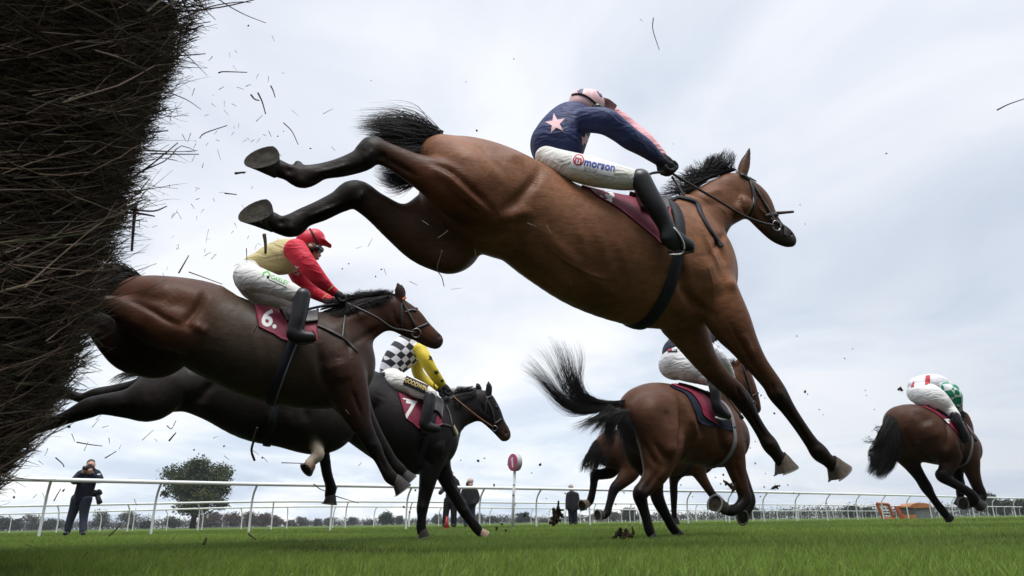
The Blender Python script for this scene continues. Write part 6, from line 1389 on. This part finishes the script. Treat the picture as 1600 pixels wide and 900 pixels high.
def camera_thing(label, c, d, sc):
    t = thing('camera', c, label, 'camera', 'cameras of the photographer'); d = np.array(d, float); d /= np.linalg.norm(d); u = np.cross(d, [0, 0, 1.0]); u /= np.linalg.norm(u); w = np.cross(u, d)
    V, F = box_arrays(c, u * .07 * sc, d * .035 * sc, w * .05 * sc); V2, F2 = box_arrays(c + w * .06 * sc, u * .025 * sc, d * .03 * sc, w * .018 * sc); V, F = merge([(V, F), (V2, F2)]); mesh_np('camera_body', V, F, M_BLACKCLOTH, t, smooth=False)
    l = tube('lens', [c + d * .03 * sc, c + d * .12 * sc, c + d * .20 * sc], [.038 * sc, .04 * sc, .045 * sc], M_BLACKCLOTH, t, 14)
    tube('front_glass', [c + d * .2 * sc, c + d * .204 * sc], .036 * sc, M_LENS, l, 14)
camera_thing('black camera held up at the photographer face', fp.pt(140.3, 731.5, .34), (.05, -1, -.05), 1.1)
camera_thing('black camera hanging at the photographer hip', fp.pt(151, 771, .12), (.5, -.2, -.75), 1.3)
walker('tall man in black coat and trousers beyond the rail', 704, 22.6, [
    ('body', M_SKIN, (.5, .3, .24), [([(704, 739.5, 0, 4.6), (703.5, 743, .03, 3.6)], .9), ([(705, 746, 0, 3), (707, 755, 0, 6), (705, 778, 0, 6)], .7), ([(699, 783, 0, 4), (695, 818, 0, 2.8)], .9), ([(709, 783, 0, 4), (709, 818, 0, 2.8)], .9), ([(699, 754, 0, 3), (693, 764, .1, 2.4), (688, 770, .25, 2)], 1)]),
    ('coat', M_CLOTH, (.02, .02, .024), [([(706, 750, 0, 7.5), (706, 765, 0, 9), (705, 782, 0, 9.5)], .75), ([(700, 753, 0, 4.5), (694, 763, .1, 4), (688, 770, .25, 3.2)], 1), ([(713, 753, 0, 4.5), (716, 766, .0, 4), (713, 778, .1, 3)], 1)]),
    ('trousers', M_CLOTH, (.012, .012, .015), [([(699, 782, 0, 5.6), (697, 800, 0, 5), (695, 819, 0, 4.4)], .9), ([(709, 782, 0, 5.6), (709, 800, 0, 5), (709, 819, 0, 4.4)], .9)]), ('shoe', M_BOOT, (0, 0, 0), [([(695, 820, 0, 2.6), (694, 821, .2, 2)], 1), ([(709, 820, 0, 2.6), (709, 821, .2, 2)], 1)])])
walker('woman in black padded jacket, jeans and pale hat beyond the rail', 735, 22.9, [
    ('body', M_SKIN, (.5, .3, .24), [([(735.5, 756, .05, 3.8), (735, 759, .07, 3)], .9), ([(734, 762, 0, 2.5), (734, 770, 0, 7), (734, 788, 0, 6)], .7), ([(730, 790, 0, 4), (728, 818, 0, 2.6)], .9), ([(738, 790, 0, 4), (739, 818, 0, 2.6)], .9)]),
    ('hair', M_HAIRP, (.05, .02, .012), [([(733, 756, -.02, 5.0), (732, 761, 0, 4.4)], 1)]), ('hat', M_CLOTH, (.55, .45, .42), [([(735, 751.5, .03, 5.0)], 1)]),
    ('jacket', M_CLOTH, (.016, .016, .018), [([(734, 768, 0, 9), (734, 778, 0, 10.5), (734, 787, 0, 10.5)], .8), ([(725, 768, 0, 4.5), (722, 779, .05, 4), (727, 787, .15, 3.5)], 1), ([(743, 768, 0, 4.5), (746, 779, .05, 4), (741, 787, .15, 3.5)], 1)]),
    ('trousers', M_CLOTH, (.035, .055, .09), [([(730, 788, 0, 5), (729, 803, 0, 4.2), (728, 819, 0, 3.8)], .9), ([(738, 788, 0, 5), (738.5, 803, 0, 4.2), (739, 819, 0, 3.8)], .9)]), ('shoe', M_BOOT, (0, 0, 0), [([(728, 820, 0, 2.6), (728, 821, .2, 2)], 1), ([(739, 820, 0, 2.6), (739, 821, .2, 2)], 1)])])
walker('lone man in dark coat and cap standing beyond the rail right of the sign', 894, 29.0, [
    ('body', M_SKIN, (.5, .3, .24), [([(892.5, 763, .05, 3.2), (892, 766, .07, 2.5)], .9), ([(893, 768, 0, 2), (894, 775, 0, 5.5), (894.5, 794, 0, 5)], .7), ([(891, 796, 0, 3.2), (892, 816, 0, 2.2)], .9), ([(898, 796, 0, 3.2), (899.5, 816, 0, 2.2)], .9)]),
    ('cap', M_CLOTH, (.45, .36, .30), [([(892, 760.8, .03, 4.1)], 1)]),
    ('coat', M_CLOTH, (.014, .015, .018), [([(894, 774, 0, 7), (894.5, 784, 0, 8), (894.5, 795, 0, 8)], .8), ([(888, 773, 0, 3.6), (886.5, 784, .05, 3.2), (886, 794, .1, 2.6)], 1), ([(901, 773, 0, 3.6), (903, 784, .05, 3.2), (903.5, 794, .1, 2.6)], 1)]),
    ('trousers', M_CLOTH, (.014, .015, .024), [([(891, 796, 0, 4), (891.5, 807, 0, 3.5), (892, 816.5, 0, 3.2)], .9), ([(898, 796, 0, 4), (899, 807, 0, 3.5), (899.5, 816.5, 0, 3.2)], .9)]), ('shoe', M_BOOT, (0, 0, 0), [([(892, 817, 0, 2.2), (891.5, 818, .2, 1.7)], 1), ([(899.5, 817, 0, 2.2), (899.5, 818, .2, 1.7)], 1)])])
# ------------------------------------------------------------------ bits of birch and turf in the air
M_TWIG = simple('broken_birch', (.060, .042, .028), .8, .2, .5, 80); M_TWIGP = simple('pale_straw', (.34, .30, .22), .8, .2, .3, 80); M_CLOD = simple('wet_soil', (.036, .025, .016), .95, .1, .5, 60, bmp=1, bdist=.01)
def stick(pts, r_px, Y, label, group=None, mat=None):
    P = [at(x, y, Y + (q[0] if q else 0)) for x, y, *q in pts]
    c = np.mean(P, 0); sc = depth_of(c) / FPX
    o = tube('twig', np.array(P) - c, np.linspace(r_px, r_px * .6, len(P)) * sc, mat or M_TWIG, None, 5, n=max(4, 3 * len(P)))
    o.location = Vector(c); return tag(o, label, 'twig', group)
# the larger pieces, each with its own label
for pts, r_, Y, lb in [
    ([(341, 114), (348, 112), (386, 113)], 1.5, 2.6, 'reddish twig with a torn pale end lying level in the sky'),
    ([(403, 145), (408, 155), (411, 163), (415, 178)], 1.8, 2.8, 'knobbly dark twig hanging upright above the upper hind hoof'),
    ([(392, 148), (398, 155), (405, 157)], 1.9, 2.8, 'short thick crossed bit of twig beside the knobbly twig'),
    ([(312, 216), (320, 208), (355, 196)], 1.4, 2.4, 'long bent twig floating right of the fence'),
    ([(443, 192), (456, 205), (466, 226)], 1.2, 2.8, 'thin curved twig in the sky above the upper hind pastern'),
    ([(423, 134), (427, 142), (430, 152)], 1.5, 2.8, 'forked short twig right of the knobbly one'),
    ([(367, 271), (383, 269)], 2.2, 2.6, 'thick short stub of twig left of the upper hind hoof'),
    ([(351, 302), (370, 304)], 1.5, 2.6, 'short level twig left of the lower hind hoof'),
    ([(212, 320), (209, 350), (206, 392)], 3.2, 1.9, 'thick dark broken stick hanging upright at the fence edge'),
    ([(413, 366), (415, 380), (415, 396)], 3.4, 3.6, 'knobbly brown stick in front of the cream jacket'),
    ([(1021, 28), (1020, 46), (1030, 78)], 1.1, 3.0, 'thin bent twig high in the sky above the pink cap'),
    ([(1558, 172), (1576, 163), (1602, 154)], 1.5, 3.0, 'twig at the right edge high in the sky'),
    ([(1198, 334), (1216, 333), (1240, 331)], 3.6, 3.78, 'blunt dark stick by the nose of the highest horse'),
    ([(691, 391), (683, 420), (690, 432), (694, 448)], 1.3, 2.9, 'pale bent twig below the belly of the highest horse'),
    ([(279, 427), (287, 413), (295, 399)], 1.6, 3.2, 'dark straight twig above the number 6 horse back'),
    ([(295, 425), (320, 434), (347, 444)], 1.2, 3.6, 'long thin twig over the back of the number 6 horse'),
    ([(385, 388), (386, 410)], 1.0, 3.4, 'upright fine twig behind the cream jacket'),
    ([(396, 520), (404, 505)], 1.4, 4.0, 'dark twig under the number 6 saddle cloth corner'),
    ([(120, 691), (143, 695), (160, 697)], 1.3, 3.0, 'long level twig above the photographer'),
    ([(164, 716), (182, 705)], 1.3, 3.0, 'slanting twig up and right of the photographer'),
    ([(87, 715), (98, 725), (100, 730)], 1.3, 3.0, 'bent twig left of the photographer head'),
    ([(264, 689), (275, 676)], 1.9, 3.0, 'thick slanting twig below the black horse stifle'),
    ([(261, 665), (268, 670), (275, 657)], 1.1, 3.0, 'starry forked twig below the black horse stifle'),
    ([(84, 783), (90, 772), (95, 764)], 1.2, 3.0, 'thin slanting twig left of the photographer waist'),
    ([(98, 768), (101, 764)], 1.9, 3.0, 'short thick twig left of the photographer waist'),
    ([(318, 851), (323, 840)], 2.4, 2.6, 'thick dark twig above the grass near the rail post'),
    ([(388, 834), (400, 843)], 1.9, 2.6, 'dark twig over the grass at the foot of a rail post'),
    ([(170, 838), (183, 826), (190, 818)], 1.4, 2.6, 'slanting twig over the grass right of the photographer boots'),
    ([(440, 723), (470, 724), (478, 725)], 1.0, 3.6, 'forked thin twig left of the white sock hoof'),
    ([(490, 756), (500, 764), (508, 767)], 1.2, 3.6, 'thin dark twig left of the dangling dark hoof'),
    ([(524, 775), (540, 780), (560, 786)], 1.0, 3.6, 'long fine twig right of the dangling dark hoof')]:
    stick(pts, r_ * (.78 if r_ < 2 else .95), Y, lb)
# small bits nobody could tell apart
TW = 'small broken birch twigs in the air'; TL = 'small broken birch twig floating in the air near the brush fence'
sm = [(274, 164, 278, 182), (304, 138, 300, 150), (332, 88, 326, 95), (404, 115, 400, 124), (364, 102, 370, 110), (370, 136, 381, 140), (342, 140, 350, 135), (384, 135, 392, 132), (350, 172, 357, 180), (320, 181, 326, 179), (362, 162, 370, 166), (400, 190, 410, 180), (456, 172, 466, 181), (298, 208, 293, 222), (285, 210, 290, 220), (340, 234, 345, 250), (300, 252, 305, 242), (316, 262, 318, 255), (322, 228, 326, 222), (283, 342, 276, 330), (268, 338, 272, 332), (326, 358, 322, 380), (320, 400, 330, 394), (330, 405, 338, 397), (306, 312, 312, 310), (246, 312, 237, 313), (218, 344, 218, 356), (268, 341, 277, 331), (144, 668, 155, 655), (160, 668, 170, 665), (131, 705, 138, 690), (170, 684, 171, 693), (112, 678, 117, 690), (242, 686, 246, 690), (333, 685, 341, 681), (350, 712, 358, 718), (30, 700, 40, 680), (75, 700, 70, 712), (60, 720, 68, 726), (186, 702, 190, 694), (222, 688, 240, 672), (104, 660, 98, 668), (150, 656, 158, 648), (20, 765, 24, 770), (52, 778, 58, 772), (66, 770, 71, 783), (640, 440, 652, 446), (705, 452, 722, 450), (600, 420, 604, 430), (575, 385, 582, 372), (538, 460, 540, 466), (556, 388, 566, 384), (684, 372, 700, 360), (824, 348, 838, 353), (854, 352, 862, 366), (890, 438, 893, 445), (742, 390, 744, 402), (660, 345, 670, 352), (518, 230, 524, 236), (505, 178, 520, 170), (380, 272, 386, 268), (432, 236, 440, 244), (1000, 30, 1004, 34), (410, 714, 418, 722), (395, 704, 405, 711), (560, 728, 565, 722), (535, 690, 545, 691), (540, 640, 546, 648), (300, 745, 306, 750), (260, 770, 266, 776), (210, 780, 214, 790), (330, 770, 338, 764), (232, 858, 240, 848), (40, 850, 60, 858), (130, 870, 138, 862), (500, 848, 512, 856), (270, 842, 276, 836), (210, 300, 222, 296), (290, 122, 296, 118), (310, 96, 318, 100), (420, 205, 424, 214), (392, 222, 398, 218)]
rr = np.random.default_rng(77)
for x0, y0, x1, y1 in sm:
    mx, my = (x0 + x1) / 2 + rr.normal(0, .35), (y0 + y1) / 2 + rr.normal(0, .35)
    d = rr.normal(0, .02); Y = rr.uniform(2.2, 3.4) if x0 < 500 else rr.uniform(2.6, 3.1)
    stick([(x0, y0, -d), (mx, my), (x1, y1, d)], rr.uniform(.3, .6), Y, TL, TW, M_TWIGP if 640 < x0 < 900 else None)
for _ in range(75):
    x, y = rr.normal(330, 75), rr.uniform(40, 430)
    if x < 215 or x > 520: continue
    an, ln = rr.uniform(0, 3.14), rr.uniform(1.5, 5); d = rr.normal(0, .02); dx, dy = math.cos(an) * ln, math.sin(an) * ln
    stick([(x - dx, y - dy, -d), (x + rr.normal(0, .3), y + rr.normal(0, .3)), (x + dx, y + dy, d)], rr.uniform(.25, .5), rr.uniform(2.2, 3.4), TL, TW)
# clods
def clod_mesh(i):
    bmx = bmesh.new(); bmesh.ops.create_icosphere(bmx, subdivisions=2, radius=1); q = np.random.default_rng(i)
    ph = q.uniform(0, 6, 9)
    for v in bmx.verts:
        c = v.co; k = 1 + .35 * math.sin(3 * c.x + ph[0]) * math.sin(4 * c.y + ph[1]) + .25 * math.sin(6 * c.z + ph[2] + 3 * c.x) + q.normal(0, .08)
        v.co = Vector((c.x * k * 1.3, c.y * k * .8, c.z * k))
    me = bpy.data.meshes.new('turf_clod'); bmx.to_mesh(me); bmx.free(); me.materials.append(M_CLOD); return me
CM = [clod_mesh(i) for i in range(6)]
def clod(px, py, r_px, Y, label=None, group=None):
    p = at(px, py, Y); o = bpy.data.objects.new('turf_clod', CM[rr.integers(6)]); COL.objects.link(o)
    o.location = Vector(p); s = r_px * depth_of(p) / FPX; o.scale = (s, s, s); o.rotation_euler = tuple(rr.uniform(0, 6, 3))
    return tag(o, label or 'small dark clod of turf thrown up by the galloping hooves', 'clod', group or 'small clods of turf in the air')
CG = 'small clods of turf in the air'
for x, y, r_ in [(747, 720, 2.6), (757, 716, 1.6), (720, 719, 1.3), (844, 726, 2.8), (793, 726, 1.0), (831, 739, 1.4), (772, 758, 2.4), (803, 758, 1.8), (802, 774, 1.8), (649, 766, 2), (883, 771, 1.8), (854, 779, 1.2), (842, 786, 1), (858, 799, 1), (820, 805, 2.8), (784, 819, 2.4), (790, 829, 2.4), (776, 826, 3.2), (1148, 668, 2), (1212, 624, 2), (1224, 630, 2.2), (1189, 618, 1.6), (1195, 622, 1.2), (1210, 646, 2), (1258, 612, 2.4), (1262, 616, 1.4), (1286, 648, 1), (1165, 690, 1.6), (1172, 700, 1.4), (1180, 690, 1.2), (1168, 745, 1.8), (1180, 724, 1.4), (1196, 740, 1), (1140, 735, 1.4), (1130, 742, 2), (1118, 746, 1.4), (1126, 756, 1.6), (1064, 758, 1.3), (1082, 776, 1.2), (975, 770, 1.4), (962, 788, 1.4), (1145, 800, 1.8), (1200, 808, 1.6), (1236, 801, 1.8), (1194, 761, 1.6), (1188, 776, 1.4), (1240, 770, 1.2), (1231, 758, 1.4), (1372, 715, 1.6), (1358, 682, 1.2), (1354, 618, 1), (1366, 640, 1), (1352, 610, 1), (1385, 240, 1.6), (1052, 225, 1), (612, 252, 1.6), (580, 126, 1.2), (803, 92, 1.2), (728, 128, 1), (745, 204, 2), (485, 232, 1.6), (434, 213, 1.4), (443, 205, 1.2), (388, 40, 1.6), (302, 35, 2.8), (437, 362, 1), (545, 412, 1.4), (535, 420, 1.4), (587, 432, 1.6), (596, 421, 1.6), (1258, 350, 1), (1250, 320, 1), (631, 792, 2.2), (640, 800, 1.8), (672, 740, 1.4), (668, 752, 1.2), (676, 762, 1.4), (664, 770, 1), (700, 812, 1.2), (712, 800, 1), (640, 700, 1), (410, 715, 1.8), (303, 703, 2), (350, 697, 1.8), (108, 667, 2.6), (22, 777, 2), (36, 808, 1.4), (870, 800, 1.6), (876, 812, 1.2), (905, 805, 1), (1100, 800, 1.4), (1280, 640, 1), (1320, 560, 1.2), (1332, 545, 1), (1245, 525, 1.2)]:
    clod(x, y, r_ * .72, rr.uniform(4.2, 7.5) if x > 560 else rr.uniform(2.6, 4.0))
for pts, lb in (([(868, 800, 4), (871, 806, 5), (869, 812, 4.5), (866, 818, 4), (872, 793, 3), (865, 795, 2.5), (877, 806, 3), (874, 797, 2.5)], 'upright clump of dark turf flying left of the lone man'), ([(968, 832, 4), (980, 834, 4.5), (973, 840, 4), (986, 838, 3.5), (990, 832, 3), (962, 838, 3), (978, 828, 3), (970, 826, 2.5)], 'big loose clod of brown turf on the grass behind the planted hind leg'),
                ([(1136, 755, 3), (1142, 760, 3.5), (1148, 757, 3), (1146, 766, 3), (1132, 752, 2)], 'tuft of turf thrown up under the brown horse chest'), ([(1407, 607, 2.4), (1404, 609, 1.8), (1409, 610, 1.8)], 'dark clod with a trailing root left of the leading jockey'), ([(1213, 760, 2.4), (1208, 763, 2.4), (1218, 759, 1.2)], 'ragged scrap of turf under the leaping front hoof')):
    Y = 5.4; P = [at(x, y, Y + rr.normal(0, .04)) for x, y, _ in pts]; c = np.mean(P, 0); V, F, o_ = [], [], 0
    fz = Frame(pts[0][0], pts[0][1], Y, 0); q = sorted(pts)
    V0, Q0, _ = solidify([Chain(fz, [(x, y, rr.normal(0, .012), r_ * .62) for x, y, r_ in q], lf=.9, k=2)] + [Chain(fz, [(x, y, 0, r_ * .5), (x + rr.normal(0, r_), y + rr.normal(0, r_), rr.normal(0, .015), r_ * rr.uniform(.2, .5))], lf=.9, k=1) for x, y, r_ in q for _ in range(2)], .55 * fz.scale)
    V0 = V0 + normals(V0, Q0) * (rr.normal(0, .5, len(V0)) * fz.scale)[:, None] - c
    kk = np.mean([w_[2] for w_ in pts]) * depth_of(c) / FPX
    S = np.array([[(p := V0[rr.integers(len(V0))]), p + rr.normal(0, .5, 3) * kk, p + rr.normal(0, 1.1, 3) * kk] for _ in range(14)])
    V, F = merge([(V0, Q0), tube_arrays(S, np.full(S.shape[:2], .0012), 3)])
    o = mesh_np('turf_clod', V, F, M_CLOD); o.location = Vector(c); tag(o, lb, 'clod')
